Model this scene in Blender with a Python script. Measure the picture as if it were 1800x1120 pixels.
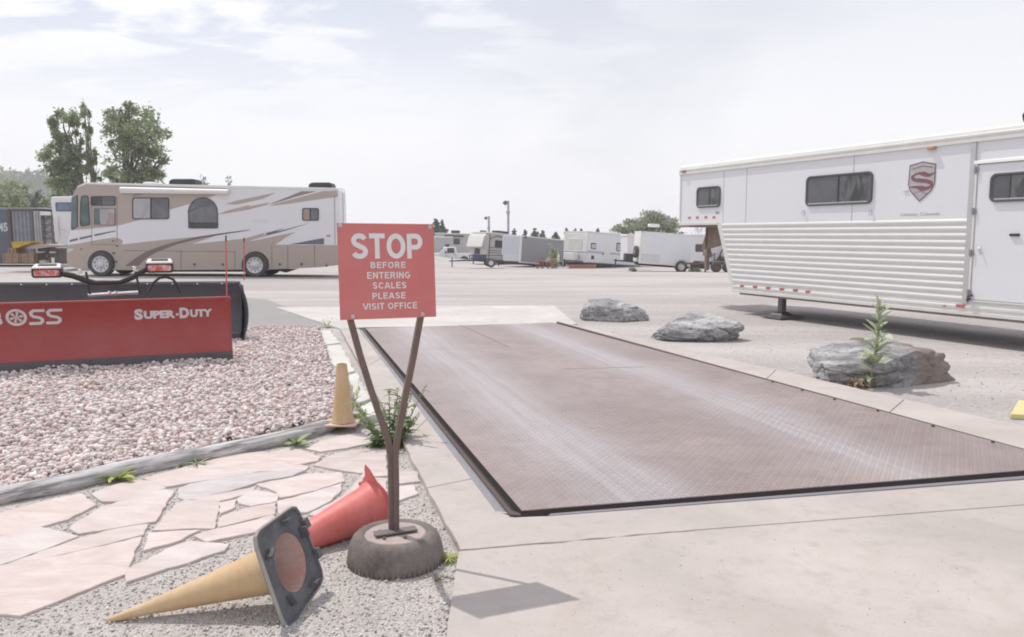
import bpy, bmesh, math, random
import numpy as np
from mathutils import Vector, Matrix, noise as mnoise
R = math.radians
random.seed(7); rng = np.random.default_rng(7)
for o in list(bpy.data.objects): bpy.data.objects.remove(o)
scene = bpy.context.scene
COL = scene.collection

# ------------------------------------------------------------------ camera
F, CX, CY, CH = 1400.0, 900.0, 560.0, 1.6
PITCH = math.atan(148.0 / F)
cd = bpy.data.cameras.new('camera'); cam = bpy.data.objects.new('camera', cd); COL.objects.link(cam)
cam.location = (0, 0, CH); cam.rotation_euler = (R(90) - PITCH, 0, 0)
cd.sensor_width = 36; cd.lens = 36 * F / 1800; cd.clip_start = .05; cd.clip_end = 8000
scene.camera = cam

# ------------------------------------------------------------------ sun and sky
SUN = Vector((-.42, .38, 1)).normalized()
SUN_EL = math.asin(SUN.z); SUN_AZ = math.atan2(SUN.x, SUN.y)
sl = bpy.data.lights.new('sun', 'SUN'); sl.energy = 2.95; sl.angle = R(.6); sl.color = (1, .955, .90)
so = bpy.data.objects.new('sun', sl); COL.objects.link(so)
so.rotation_euler = SUN.to_track_quat('Z', 'Y').to_euler(); so.location = (-20, 15, 40)

world = bpy.data.worlds.new('World'); scene.world = world; world.use_nodes = True
def build_world():
    nt = world.node_tree; N = nt.nodes; L = nt.links; N.clear()
    out = N.new('ShaderNodeOutputWorld'); bg = N.new('ShaderNodeBackground'); bg.inputs[1].default_value = .1
    L.new(bg.outputs[0], out.inputs[0])
    sky = N.new('ShaderNodeTexSky'); sky.sky_type = 'NISHITA'; sky.sun_disc = False
    sky.sun_elevation = SUN_EL; sky.sun_rotation = SUN_AZ; sky.air_density = 1; sky.dust_density = 2
    tc = N.new('ShaderNodeTexCoord'); sp = N.new('ShaderNodeSeparateXYZ'); L.new(tc.outputs['Generated'], sp.inputs[0])
    def m(op, a, b=None, c=None, clamp=False):
        n = N.new('ShaderNodeMath'); n.operation = op; n.use_clamp = clamp
        for i, x in enumerate((a, b, c)):
            if x is None: continue
            if isinstance(x, (int, float)): n.inputs[i].default_value = x
            else: L.new(x, n.inputs[i])
        return n.outputs[0]
    z = m('MAXIMUM', sp.outputs[2], 0.0); den = m('ADD', z, .16)
    px = m('DIVIDE', sp.outputs[0], den); py = m('DIVIDE', sp.outputs[1], den)
    cv = N.new('ShaderNodeCombineXYZ'); L.new(px, cv.inputs[0]); L.new(py, cv.inputs[1])
    def nz(scale, detail, rough, dist=0, off=(0, 0, 0), sc=(1, 1, 1)):
        mp = N.new('ShaderNodeMapping'); L.new(cv.outputs[0], mp.inputs[0]); mp.inputs[1].default_value = off; mp.inputs[3].default_value = sc
        n = N.new('ShaderNodeTexNoise'); n.inputs['Scale'].default_value = scale; n.inputs['Detail'].default_value = detail
        n.inputs['Roughness'].default_value = rough; n.inputs['Distortion'].default_value = dist
        L.new(mp.outputs[0], n.inputs['Vector']); return n.outputs[0]
    def ramp(f, stops):
        r = N.new('ShaderNodeValToRGB'); L.new(f, r.inputs[0]); cr = r.color_ramp
        while len(cr.elements) < len(stops): cr.elements.new(.5)
        for e, (p, c) in zip(cr.elements, stops): e.position = p; e.color = (*c, 1)
        return r.outputs[0]
    def mix(f, a, b, mode='MIX'):
        n = N.new('ShaderNodeMix'); n.data_type = 'RGBA'; n.blend_type = mode
        for s, x in ((0, f), (6, a), (7, b)):
            if isinstance(x, (int, float)): n.inputs[s].default_value = x
            elif isinstance(x, tuple): n.inputs[s].default_value = (*x, 1)
            else: L.new(x, n.inputs[s])
        return n.outputs[2]
    # thin overcast: bright white near the horizon, grey lavender higher up
    veil = ramp(z, [(0, (9.5, 9.6, 10.1)), (.05, (10.2, 10.25, 10.5)), (.12, (10.5, 10.5, 10.7)), (.30, (8.6, 8.8, 9.6)), (.6, (7.6, 7.9, 8.8))])
    big = nz(.55, 5, .5, .6, (2.3, 5.1, 0), (1, .55, 1))
    greyf = ramp(big, [(.42, (0, 0, 0)), (.62, (1, 1, 1))])
    right = m('MULTIPLY_ADD', sp.outputs[0], .9, .42, True)
    up = m('MULTIPLY', z, 5.0, None, True)
    gf = m('MULTIPLY', m('MULTIPLY', greyf, m('ADD', right, .15)), m('MULTIPLY_ADD', up, .8, .2))
    c1 = mix(m('MULTIPLY', gf, 1.0), veil, (7.0, 7.15, 7.9))
    # pale blue breaks upper left
    leftf = m('MULTIPLY', m('MULTIPLY_ADD', sp.outputs[0], -1.3, .35, True), m('MULTIPLY_ADD', z, 6.5, -.75, True))
    c2 = mix(m('MULTIPLY', leftf, .95), c1, (6.9, 7.5, 9.1))
    puff = nz(2.3, 7, .56, .35, (.9, 1.7, 0), (1, 1.7, 1))
    pf = m('MULTIPLY', ramp(puff, [(.47, (0, 0, 0)), (.57, (1, 1, 1))]), m('MULTIPLY_ADD', leftf, 1.35, .06, True))
    c3 = mix(pf, c2, (11.2, 11.1, 11.1))
    st = nz(.9, 7, .62, 1.2, (7, 3, 0), (1, .35, 1))
    sf = ramp(st, [(.40, (.0, .0, .0)), (.70, (1, 1, 1))])
    c4 = mix(m('MULTIPLY', sf, .28), c3, (10.6, 10.6, 10.7))
    c5 = mix(.9, sky.outputs[0], c4)
    L.new(c5, bg.inputs[0])
build_world()
scene.view_settings.view_transform = 'Standard'; scene.view_settings.look = 'None'
scene.view_settings.exposure = 0.0; scene.view_settings.gamma = 1.0
scene.render.engine = 'CYCLES'
scene.cycles.filter_width = 1.9; scene.cycles.max_bounces = 6; scene.cycles.diffuse_bounces = 3; scene.cycles.glossy_bounces = 3
scene.cycles.transparent_max_bounces = 8; scene.cycles.volume_bounces = 1

# ------------------------------------------------------------------ pixel -> place helpers (photo pixels, 1800 x 1120)
FW = Vector((0, math.cos(PITCH), -math.sin(PITCH))); UP = Vector((0, math.sin(PITCH), math.cos(PITCH))); RT = Vector((1, 0, 0))
C0 = Vector((0, 0, CH))
def ray(px, py): return FW + RT * ((px - CX) / F) - UP * ((py - CY) / F)
def gp(px, py, z=0.0):
    d = ray(px, py); return C0 + d * ((z - CH) / d.z)
def dp(px, py, Y):
    d = ray(px, py); return C0 + d * (Y / d.y)
def onplane(px, py, O, a):            # vertical plane through O with heading angle a -> (s, z)
    d = ray(px, py); u = (math.cos(a), math.sin(a))
    # C0 + t d = O + s u
    det = d.x * (-u[1]) + u[0] * d.y
    bx, by = O[0] - C0.x, O[1] - C0.y
    t = (bx * (-u[1]) + u[0] * by) / det
    p = C0 + d * t
    return ((p.x - O[0]) * u[0] + (p.y - O[1]) * u[1], p.z)
def sstep(a, b, x):
    t = min(1, max(0, (x - a) / (b - a))); return t * t * (3 - 2 * t)
def gz(x, y):
    pts = [(-100, 0), (26, 0), (34, -.12), (47, -.60), (60, -.95), (72, -1.0), (80, -1.1), (150, -1.6), (400, -3), (3000, -8)]
    for (y0, z0), (y1, z1) in zip(pts, pts[1:]):
        if y <= y1:
            v = z0 + (z1 - z0) * max(0, (y - y0)) / (y1 - y0); break
    else: v = -8
    return v * sstep(-14, -3, x)

# ------------------------------------------------------------------ mesh builder
ORG = {}
class MB:
    def __init__(s): s.v = []; s.f = []; s.mi = []; s.cur = 0
    def add(s, vs, fs):
        n = len(s.v); s.v += [Vector(v) for v in vs]
        for f in fs: s.f.append([i + n for i in f]); s.mi.append(s.cur)
        return s
    def box(s, lo, hi):
        x0, y0, z0 = lo; x1, y1, z1 = hi
        return s.add([(x0,y0,z0),(x1,y0,z0),(x1,y1,z0),(x0,y1,z0),(x0,y0,z1),(x1,y0,z1),(x1,y1,z1),(x0,y1,z1)],
                     [(0,3,2,1),(4,5,6,7),(0,1,5,4),(1,2,6,5),(2,3,7,6),(3,0,4,7)])
    def prism(s, poly, off):          # poly of 3D points extruded by vector off
        n = len(poly); off = Vector(off); a = [Vector(p) for p in poly]; b = [p + off for p in a]
        return s.add(a + b, [list(range(n))[::-1], list(range(n, 2*n))] + [(i, (i+1) % n, n + (i+1) % n, n + i) for i in range(n)])
    def face(s, poly): return s.add(poly, [list(range(len(poly)))])
    def rings(s, rs, cap=True, closed=True):
        n = len(rs[0]); vs = [p for r in rs for p in r]; fs = []
        for k in range(len(rs) - 1):
            for i in range(n if closed else n - 1):
                j = (i + 1) % n; fs.append((k*n+i, k*n+j, (k+1)*n+j, (k+1)*n+i))
        if cap and closed: fs += [list(range(n))[::-1], [len(vs) - n + i for i in range(n)]]
        return s.add(vs, fs)
    def tube(s, path, rad, n=8, cap=True, sq=None):
        path = [Vector(p) for p in path]; rs = []
        if not isinstance(rad, (list, tuple)): rad = [rad] * len(path)
        ref = None
        for i, p in enumerate(path):
            d = (path[min(i+1, len(path)-1)] - path[max(i-1, 0)]).normalized()
            if ref is None: ref = Vector((0, 0, 1)) if abs(d.z) < .9 else Vector((0, 1, 0))
            a = d.cross(ref).normalized(); b = a.cross(d).normalized(); ref = b
            rs.append([p + (a * math.cos(2*math.pi*k/n + (math.pi/4 if n == 4 else 0)) + b * math.sin(2*math.pi*k/n + (math.pi/4 if n == 4 else 0))) * rad[i] for k in range(n)])
        return s.rings(rs, cap)
    def lathe(s, prof, n=24, mat=None, cap=True):   # prof of (r, z) about local z, mat Matrix
        M_ = mat or Matrix(); rs = [[M_ @ Vector((r*math.cos(2*math.pi*k/n), r*math.sin(2*math.pi*k/n), z)) for k in range(n)] for r, z in prof]
        return s.rings(rs, cap)
    def build(s, name, mats, parent=None, local=False, sharp=35, bevel=0, smooth=True, recalc=True, seg=2):
        me = bpy.data.meshes.new(name); off = Vector()
        if parent is not None and not local: off = ORG.get(parent.name, Vector())
        me.from_pydata([v - off for v in s.v], [], s.f)
        for m_ in (mats if isinstance(mats, (list, tuple)) else [mats]): me.materials.append(m_)
        if any(s.mi): me.polygons.foreach_set('material_index', s.mi)
        if recalc:
            bm = bmesh.new(); bm.from_mesh(me); bmesh.ops.recalc_face_normals(bm, faces=bm.faces); bm.to_mesh(me); bm.free()
        if smooth:
            me.polygons.foreach_set('use_smooth', [True] * len(me.polygons)); me.set_sharp_from_angle(angle=R(sharp))
        me.update()
        o = bpy.data.objects.new(name, me); COL.objects.link(o)
        if parent is not None: o.parent = parent
        ORG[o.name] = off
        if bevel:
            b = o.modifiers.new('bevel', 'BEVEL'); b.width = bevel; b.segments = seg; b.limit_method = 'ANGLE'; b.angle_limit = R(40)
            b.harden_normals = False
        return o
def tag(o, label=None, cat=None, group=None, kind=None):
    if label: o['label'] = label
    if cat: o['category'] = cat
    if group: o['group'] = group
    if kind: o['kind'] = kind
    return o
def thing(name, label, cat, loc=(0, 0, 0), rz=0, group=None):
    o = bpy.data.objects.new(name, None); COL.objects.link(o); o.location = loc; o.rotation_euler = (0, 0, rz)
    o.empty_display_size = .2; ORG[o.name] = Vector(loc) if not rz else Vector(loc)
    return tag(o, label, cat, group)

# ------------------------------------------------------------------ materials
MATS = {}
class NT:
    def __init__(s, name):
        s.m = bpy.data.materials.new(name); s.m.use_nodes = True; s.nt = s.m.node_tree; s.N = s.nt.nodes; s.L = s.nt.links
        s.b = s.N['Principled BSDF']; s.tc = s.N.new('ShaderNodeTexCoord'); s.co = s.tc.outputs['Object']
    def link(s, x, inp):
        if isinstance(x, (int, float)): inp.default_value = x
        elif isinstance(x, tuple): inp.default_value = (*x, 1) if len(x) == 3 and len(inp.default_value) == 4 else x
        else: s.L.new(x, inp)
    def math(s, op, a, b=None, c=None, clamp=False):
        n = s.N.new('ShaderNodeMath'); n.operation = op; n.use_clamp = clamp
        for i, x in enumerate((a, b, c)):
            if x is not None: s.link(x, n.inputs[i])
        return n.outputs[0]
    def mapping(s, sc=(1,1,1), rot=(0,0,0), off=(0,0,0), co=None):
        n = s.N.new('ShaderNodeMapping'); s.L.new(co or s.co, n.inputs[0]); n.inputs[1].default_value = off; n.inputs[2].default_value = rot; n.inputs[3].default_value = sc
        return n.outputs[0]
    def noise(s, scale, detail=4, rough=.55, dist=0, co=None, out=0):
        n = s.N.new('ShaderNodeTexNoise'); n.inputs['Scale'].default_value = scale; n.inputs['Detail'].default_value = detail
        n.inputs['Roughness'].default_value = rough; n.inputs['Distortion'].default_value = dist
        s.L.new(co or s.co, n.inputs['Vector']); return n.outputs[out]
    def voro(s, scale, feature='F1', co=None, out='Distance', rand=1):
        n = s.N.new('ShaderNodeTexVoronoi'); n.feature = feature; n.inputs['Scale'].default_value = scale; n.inputs['Randomness'].default_value = rand
        s.L.new(co or s.co, n.inputs['Vector']); return n.outputs[out]
    def ramp(s, f, *stops):
        r = s.N.new('ShaderNodeValToRGB'); s.L.new(f, r.inputs[0]); cr = r.color_ramp
        while len(cr.elements) < len(stops): cr.elements.new(.5)
        for e, (p, c) in zip(cr.elements, stops):
            e.position = p; e.color = (*c, 1) if isinstance(c, tuple) else (c, c, c, 1)
        return r.outputs[0]
    def mix(s, f, a, b, mode='MIX'):
        n = s.N.new('ShaderNodeMix'); n.data_type = 'RGBA'; n.blend_type = mode
        s.link(f, n.inputs[0]); s.link(a, n.inputs[6]); s.link(b, n.inputs[7]); return n.outputs[2]
    def bump(s, h, strength=.3, dist=.02, prev=None):
        n = s.N.new('ShaderNodeBump'); n.inputs['Strength'].default_value = strength; n.inputs['Distance'].default_value = dist
        s.L.new(h, n.inputs['Height'])
        if prev is not None: s.L.new(prev, n.inputs['Normal'])
        return n.outputs[0]
    def attr(s, name):
        n = s.N.new('ShaderNodeAttribute'); n.attribute_name = name; return n.outputs['Color']
    def xyz(s, co=None):
        n = s.N.new('ShaderNodeSeparateXYZ'); s.L.new(co or s.co, n.inputs[0]); return n.outputs
    def fin(s, col=None, rough=None, metal=None, normal=None, spec=None, coat=None):
        for k, x in (('Base Color', col), ('Roughness', rough), ('Metallic', metal), ('Specular IOR Level', spec), ('Coat Weight', coat)):
            if x is not None: s.link(x, s.b.inputs[k])
        if normal is not None: s.L.new(normal, s.b.inputs['Normal'])
        return s.m
def M(name, col, rough=.55, metal=0, dirt=.12, dscale=3, dcol=None, bump=0, bscale=40, spec=.5, coat=0):
    if name in MATS: return MATS[name]
    t = NT(name)
    n1 = t.noise(dscale, 6, .62); n2 = t.noise(dscale * 9, 4, .6)
    f = t.math('MULTIPLY', t.ramp(t.math('MULTIPLY_ADD', n2, .35, t.math('MULTIPLY', n1, .65)), (.38, 0.0), (.68, 1.0)), dirt * 2)
    dc = dcol or tuple(c * .55 + .02 for c in col)
    nrm = t.bump(t.noise(bscale, 5, .6), bump, .01) if bump else None
    MATS[name] = t.fin(t.mix(f, col, dc), t.math('MULTIPLY_ADD', n1, .16, rough - .08, True), metal, nrm, spec, coat or None)
    return MATS[name]

# ------------------------------------------------------------------ lettering
def text_mesh(txt, bold=.0, res=4, shear=0):
    cu = bpy.data.curves.new('t', 'FONT'); cu.body = txt; cu.offset = bold; cu.resolution_u = res; cu.shear = shear
    o = bpy.data.objects.new('t', cu); COL.objects.link(o)
    dg = bpy.context.evaluated_depsgraph_get(); dg.update()
    me = bpy.data.meshes.new_from_object(o.evaluated_get(dg))
    vs = [(v.co.x, v.co.y) for v in me.vertices]; fs = [list(p.vertices) for p in me.polygons]
    bpy.data.objects.remove(o); bpy.data.curves.remove(cu); bpy.data.meshes.remove(me)
    x0 = min(v[0] for v in vs); x1 = max(v[0] for v in vs); y0 = min(v[1] for v in vs); y1 = max(v[1] for v in vs)
    return [((x - x0) / (x1 - x0), (y - y0) / (y1 - y0)) for x, y in vs], fs
def put_text(mb, txt, fn, u0, u1, v0, v1, bold=.0, shear=0):   # fn(u, v) -> point; v0 bottom, v1 top
    vs, fs = text_mesh(txt, bold, shear=shear)
    mb.add([fn(u0 + (u1 - u0) * x, v0 + (v1 - v0) * y) for x, y in vs], fs)
def stroke(mb, pts, w, fn, closed=False, miter=True):           # flat ribbon along 2-D points with mitred joints
    P = [Vector((p[0], p[1], 0)) for p in pts]; n = len(P); Ls = []; Rs = []
    for i in range(n):
        if closed: a, b = P[i] - P[i-1], P[(i+1) % n] - P[i]
        else: a = P[i] - P[max(i-1, 0)] if i else P[1] - P[0]; b = P[min(i+1, n-1)] - P[i] if i < n-1 else P[-1] - P[-2]
        a.normalize(); b.normalize(); t = (a + b)
        t = t.normalized() if t.length > 1e-6 else a
        nn = Vector((-t.y, t.x, 0)); k = 1 / max(.45, nn.dot(Vector((-a.y, a.x, 0))))
        ww = w[i] if isinstance(w, (list, tuple)) else w
        Ls.append(P[i] + nn * k * ww / 2); Rs.append(P[i] - nn * k * ww / 2)
    m_ = n if closed else n - 1
    mb.add([fn(p.x, p.y) for p in Ls + Rs], [(i, (i+1) % n, n + (i+1) % n, n + i) for i in range(m_)])
def rrect(x0, y0, x1, y1, r, n=5):
    out = []
    for cx, cy, a0 in ((x1-r, y1-r, 0), (x0+r, y1-r, 90), (x0+r, y0+r, 180), (x1-r, y0+r, 270)):
        out += [(cx + r*math.cos(R(a0 + 90*k/n)), cy + r*math.sin(R(a0 + 90*k/n))) for k in range(n+1)]
    return out
def inset(poly, d):
    cx = sum(p[0] for p in poly)/len(poly); cy = sum(p[1] for p in poly)/len(poly)
    w = max(p[0] for p in poly)-min(p[0] for p in poly); h = max(p[1] for p in poly)-min(p[1] for p in poly)
    return [(cx + (x-cx)*(1-2*d/w), cy + (y-cy)*(1-2*d/h)) for x, y in poly]

# block capitals drawn as strokes
def _arc(cx, cy, rx, ry, a0, a1, n=14): return [(cx + rx*math.cos(R(a0 + (a1-a0)*k/n)), cy + ry*math.sin(R(a0 + (a1-a0)*k/n))) for k in range(n+1)]
GLY = {'S': (.70, [_arc(.35, .715, .235, .19, 18, 262, 16) + _arc(.35, .285, .25, .19, 82, -160, 16)], 0), 'T': (.66, [[(.0, .905), (.66, .905)], [(.33, .82), (.33, 0)]], 0),
 'O': (.82, [_arc(.41, .5, .305, .405, 0, 345, 27)], 1), 'P': (.68, [[(.1, 0), (.1, 1)], [(.19, .905), (.36, .905)] + _arc(.38, .68, .20, .225, 90, -90, 10) + [(.36, .455), (.19, .455)]], 0),
 'R': (.73, [[(.1, 0), (.1, 1)], [(.19, .905), (.36, .905)] + _arc(.38, .69, .20, .215, 90, -90, 10) + [(.36, .475), (.19, .475)], [(.38, .45), (.64, 0)]], 0),
 'B': (.71, [[(.1, 0), (.1, 1)], [(.19, .905), (.34, .905)] + _arc(.36, .72, .18, .185, 90, -90, 8) + [(.34, .535), (.19, .535)], [(.34, .52)] + _arc(.38, .305, .21, .21, 90, -90, 8) + [(.34, .095), (.19, .095)]], 0),
 'E': (.66, [[(.1, 0), (.1, 1)], [(.19, .905), (.64, .905)], [(.19, .515), (.60, .515)], [(.19, .095), (.66, .095)]], 0), 'F': (.61, [[(.1, 0), (.1, 1)], [(.19, .905), (.61, .905)], [(.19, .5), (.54, .5)]], 0),
 'L': (.60, [[(.1, 0), (.1, 1)], [(.19, .095), (.60, .095)]], 0), 'I': (.20, [[(.1, 0), (.1, 1)]], 0), 'N': (.72, [[(.1, 0), (.1, 1)], [(.62, 0), (.62, 1)], [(.14, .90), (.58, .10)]], 0),
 'G': (.80, [_arc(.41, .5, .305, .405, 48, 330, 20) + [(.70, .40), (.70, .47), (.42, .47)]], 0), 'C': (.75, [_arc(.41, .5, .305, .405, 42, 318, 22)], 0),
 'A': (.78, [[(.04, -.0), (.36, .97)], [(.74, .0), (.42, .97)], [(.19, .29), (.59, .29)]], 0), 'V': (.74, [[(.03, 1), (.35, .04)], [(.71, 1), (.39, .04)]], 0), ' ': (.26, [], 0)}
def put_block(mb, txt, fn, u0, u1, v0, v1, t=.19, gap=.09):
    W = sum(GLY[c][0] for c in txt) + gap*(len(txt)-1); k = (u1-u0)/W; h = v1-v0; x = 0
    for i, c in enumerate(txt):
        w, ss, closed = GLY[c]
        for j, s_ in enumerate(ss):
            stroke(mb, s_, t, lambda a, b, x=x, e=.0: fn(u0 + (x + a)*k, v0 + h*b), closed=bool(closed))
        x += w + gap
# ------------------------------------------------------------------ ground materials
def m_lot():
    t = NT('lot_gravel'); co = t.co
    big = t.noise(.16, 5, .6); stretch = t.noise(.35, 5, .6, .4, t.mapping((.22, 1.5, 1), (0, 0, R(-8))))
    fine = t.noise(9, 6, .7); peb = t.voro(42, co=t.mapping((1, 1, 1)), rand=1); pc = t.voro(42, out='Color')
    c = t.mix(t.ramp(stretch, (.40, 0.0), (.60, 1.0)), (.42, .385, .37), (.55, .51, .49))
    c = t.mix(t.math('MULTIPLY', t.ramp(big, (.4, 0.0), (.65, 1.0)), .45), c, (.36, .335, .33))
    c = t.mix(t.math('MULTIPLY', t.ramp(fine, (.35, 1.0), (.6, 0.0)), .3), c, (.27, .24, .225))
    sp = t.xyz(t.mapping(co=pc))[0]
    c = t.mix(t.math('MULTIPLY', t.ramp(sp, (.8, 0.0), (.95, 1.0)), .35), c, (.62, .58, .56))
    c = t.mix(t.math('MULTIPLY', t.ramp(sp, (.04, 1.0), (.10, 0.0)), .25), c, (.22, .20, .195))
    h = t.math('ADD', t.math('MULTIPLY', peb, -.5), fine)
    return t.fin(c, .95, 0, t.bump(h, .5, .02), .2)
def m_sand():
    t = NT('road_base'); fine = t.noise(30, 6, .75); mid = t.noise(4, 5, .65); pc = t.voro(95, out='Color'); pd = t.voro(95)
    c = t.mix(t.ramp(mid, (.36, 0.0), (.66, 1.0)), (.55, .50, .465), (.67, .615, .575))
    c = t.mix(t.math('MULTIPLY', t.ramp(fine, (.35, 1.0), (.6, 0.0)), .5), c, (.43, .40, .38))
    sp = t.xyz(t.mapping(co=pc))[0]
    c = t.mix(t.math('MULTIPLY', t.ramp(sp, (.75, 0.0), (.9, 1.0)), .5), c, (.74, .71, .69))
    c = t.mix(t.math('MULTIPLY', t.ramp(sp, (.06, 1.0), (.2, 0.0)), .5), c, (.22, .20, .195))
    return t.fin(c, .95, 0, t.bump(t.math('ADD', t.math('MULTIPLY', pd, -1.0), t.math('MULTIPLY', fine, 1.4)), .8, .014), .2)
def m_concrete(name='concrete', base=(.485, .435, .405), k=1.0):
    t = NT(name); a = t.noise(.9, 7, .65, .5); b = t.noise(7, 6, .7); c_ = t.noise(70, 5, .7)
    c = t.mix(t.ramp(a, (.33, 0.0), (.68, 1.0)), tuple(x*.86 for x in base), tuple(min(.8, x*1.1) for x in base))
    c = t.mix(t.math('MULTIPLY', t.ramp(b, (.30, 1.0), (.47, 0.0)), .35*k), c, tuple(x*.62 for x in base))
    c = t.mix(t.math('MULTIPLY', t.ramp(c_, (.25, 1.0), (.42, 0.0)), .5), c, tuple(x*.5 for x in base))
    st = t.noise(1.6, 4, .5, 1.5); c = t.mix(t.math('MULTIPLY', t.ramp(st, (.58, 0.0), (.75, 1.0)), .35*k), c, (.43, .34, .28))
    pits = t.voro(26); c = t.mix(t.math('MULTIPLY', t.ramp(pits, (.04, 1.0), (.09, 0.0)), t.ramp(b, (.5, 0.0), (.6, .8))), c, (.2, .17, .15))
    return t.fin(c, .85, 0, t.bump(t.math('ADD', c_, t.math('MULTIPLY', b, .8)), .35, .008), .3)
def m_asphalt():
    t = NT('asphalt'); a = t.noise(.8, 6, .65); b = t.noise(45, 5, .75)
    c = t.mix(a, (.30, .285, .28), (.40, .375, .365)); c = t.mix(t.math('MULTIPLY', t.ramp(b, (.35, 1.0), (.6, 0.0)), .5), c, (.19, .18, .18))
    return t.fin(c, .9, 0, t.bump(b, .5, .01), .3)
def m_flag():
    t = NT('flagstone'); ob = t.attr('tint'); a = t.noise(3.2, 6, .65, .8, t.mapping((1, 2.4, 1), (0, 0, R(18)))); b = t.noise(60, 5, .7); g = t.noise(1.3, 5, .6)
    c = t.mix(t.ramp(a, (.38, 0.0), (.62, 1.0)), (.545, .468, .447), (.645, .580, .558))
    c = t.mix(1.0, c, ob, 'MULTIPLY')
    c = t.mix(t.math('MULTIPLY', t.ramp(g, (.45, 0.0), (.7, 1.0)), .45), c, (.57, .53, .51))
    c = t.mix(t.math('MULTIPLY', t.ramp(b, (.30, 1.0), (.5, 0.0)), .28), c, (.43, .35, .325))
    return t.fin(c, .8, 0, t.bump(t.math('ADD', b, t.math('MULTIPLY', a, 2.0)), .25, .008), .3)
def m_attr(name, rough=.9, bump=.2, scale=90, spec=.3):
    t = NT(name); n = t.noise(scale, 4, .6); c = t.mix(t.math('MULTIPLY', t.ramp(n, (.35, 1.0), (.6, 0.0)), .35), t.attr('tint'), (.36, .30, .29))
    return t.fin(c, rough, 0, t.bump(n, bump, .006), spec)
LOT, SAND, CONC, ASPH, FLAG, CHIP = m_lot(), m_sand(), m_concrete(), m_asphalt(), m_flag(), m_attr('stone_chip')
CONC2 = m_concrete('pale_concrete', (.57, .535, .51)); CURBM = m_concrete('curb_concrete', (.62, .60, .56), .7)
PCONC = m_concrete('pink_concrete', (.50, .445, .415))

# ------------------------------------------------------------------ ground sheet
def ground():
    xs = sorted(set(list(np.arange(-30, 60.1, 3)) + [-2500, -1500, -800, -400, -200, -120, -70, -45, 80, 120, 200, 400, 800, 1500, 2500]))
    ys = sorted(set(list(np.arange(-12, 100, 3)) + [-60, 120, 150, 200, 300, 500, 900, 1600, 3000]))
    b = MB(); b.rings([[(x, y, gz(x, y)) for x in xs] for y in ys], cap=False, closed=False)
    tag(b.build('ground', LOT, recalc=False, sharp=180), kind='structure')
ground()
def sheet(name, pts, z, mat, h=None, bevel=0, kind='structure'):
    b = MB(); top = [Vector((p[0], p[1], z)) for p in pts]
    if h is None: b.face(top)
    else: b.prism(top, (0, 0, -h))
    o = b.build(name, mat, smooth=False, bevel=bevel); return tag(o, kind=kind)
G = lambda pts, z=0.0: [gp(x, y, z) for x, y in pts]
# compacted road base under patio and cones
sheet('path', G([(-900, 905), (0, 885), (625, 752), (690, 742), (815, 968), (806, 1300), (-1100, 1300)]), .006, SAND)
# darker asphalt behind the gravel bed
sheet('road', G([(-700, 578), (-500, 519), (330, 517), (470, 527), (600, 577)]), .006, ASPH)

# ------------------------------------------------------------------ concrete surround of the scale
DT, CT = .065, .05                                             # deck top, concrete top
NL, FL, FR, NR = gp(917, 897, DT), gp(643, 577, DT), gp(972, 567, DT), gp(1903, 818, DT)
lerp = lambda a, b, t: a + (b - a) * t
def jag(a, b, n=14, amp=.006, seed=0):
    a = Vector(a); b = Vector(b); d = (b - a); nn = Vector((-d.y, d.x, 0)).normalized(); r = random.Random(seed)
    return [a + d * (i / n) + nn * (r.uniform(-amp, amp) if 0 < i < n else 0) for i in range(n + 1)]
def crack(a, b, w=.006, seed=1, amp=.012):                    # thin ragged joint polygon
    p = jag(a, b, 22, amp, seed); d = (Vector(b) - Vector(a)).normalized(); nn = Vector((-d.y, d.x, 0)); r = random.Random(seed + 5)
    ws = [w * r.uniform(.3, 1.3) for _ in p]
    return [q + nn * k / 2 for q, k in zip(p, ws)], [q - nn * k / 2 for q, k in zip(p, ws)]
# left strip cut in slabs by two joints; near slab; right strip; far apron
o1, o2, o3 = gp(598, 578, CT), gp(690, 742, CT), gp(809, 966, CT)
i1, i3 = gp(630, 578, CT), gp(876, 899, CT)
oL = lambda t: lerp(o1, o2, t*2) if t < .5 else lerp(o2, o3, t*2-1)
b = MB()
cuts = [0, .30, .62, .82, 1.0]
innr = [lerp(i1, i3, k) for k in (0, .36, .74, .93)]
for k in range(3):
    a0, a1 = oL(cuts[k]), oL(cuts[k+1]); p0, p1 = innr[k], innr[k+1]
    d = (a1 - a0).normalized() * .004
    poly = jag(a0 + d, a1 - d, 8, .006, k) + jag(p1 - d, p0 + d, 6, .002, k + 9)
    b.prism([(p.x, p.y, CT) for p in poly], (0, 0, -.12))
a0, a1 = oL(cuts[3]), o3; d = Vector((.001, -.004, 0))
gapL = gp(905, 909, CT); j1 = gp(1250, 929, CT); jr = gp(2600, 826, CT)
nearfr = [gp(962, 907, CT), gp(1920, 834, CT)]
poly = jag(a0 + d, a1 + Vector((0, .004, 0)), 8, .008, 21) + jag(gp(812, 965.5, CT), j1, 16, .008, 3) + jag(j1, jr, 10, .004, 5)[1:] + [gp(2600, 790, CT)] + [nearfr[1], nearfr[0], gp(952, 907, CT), gapL, i3, innr[3] + d]
b.prism([(p.x, p.y, CT) for p in poly], (0, 0, -.12))
poly2 = [p + Vector((.002, -.007, 0)) for p in jag(gp(806, 967, CT), j1, 18, .008, 3) + jag(j1, jr, 10, .004, 5)[1:]] + [Vector((9, -2, CT)), Vector((-.235, -2, CT))] + jag(Vector((-.235, 1.2, CT)), gp(803, 985, CT), 12, .006, 8)
b.prism([(p.x, p.y, CT) for p in poly2], (0, 0, -.12))
tag(b.build('pavement', CONC, smooth=False, bevel=.006), kind='structure')
b = MB()
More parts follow.
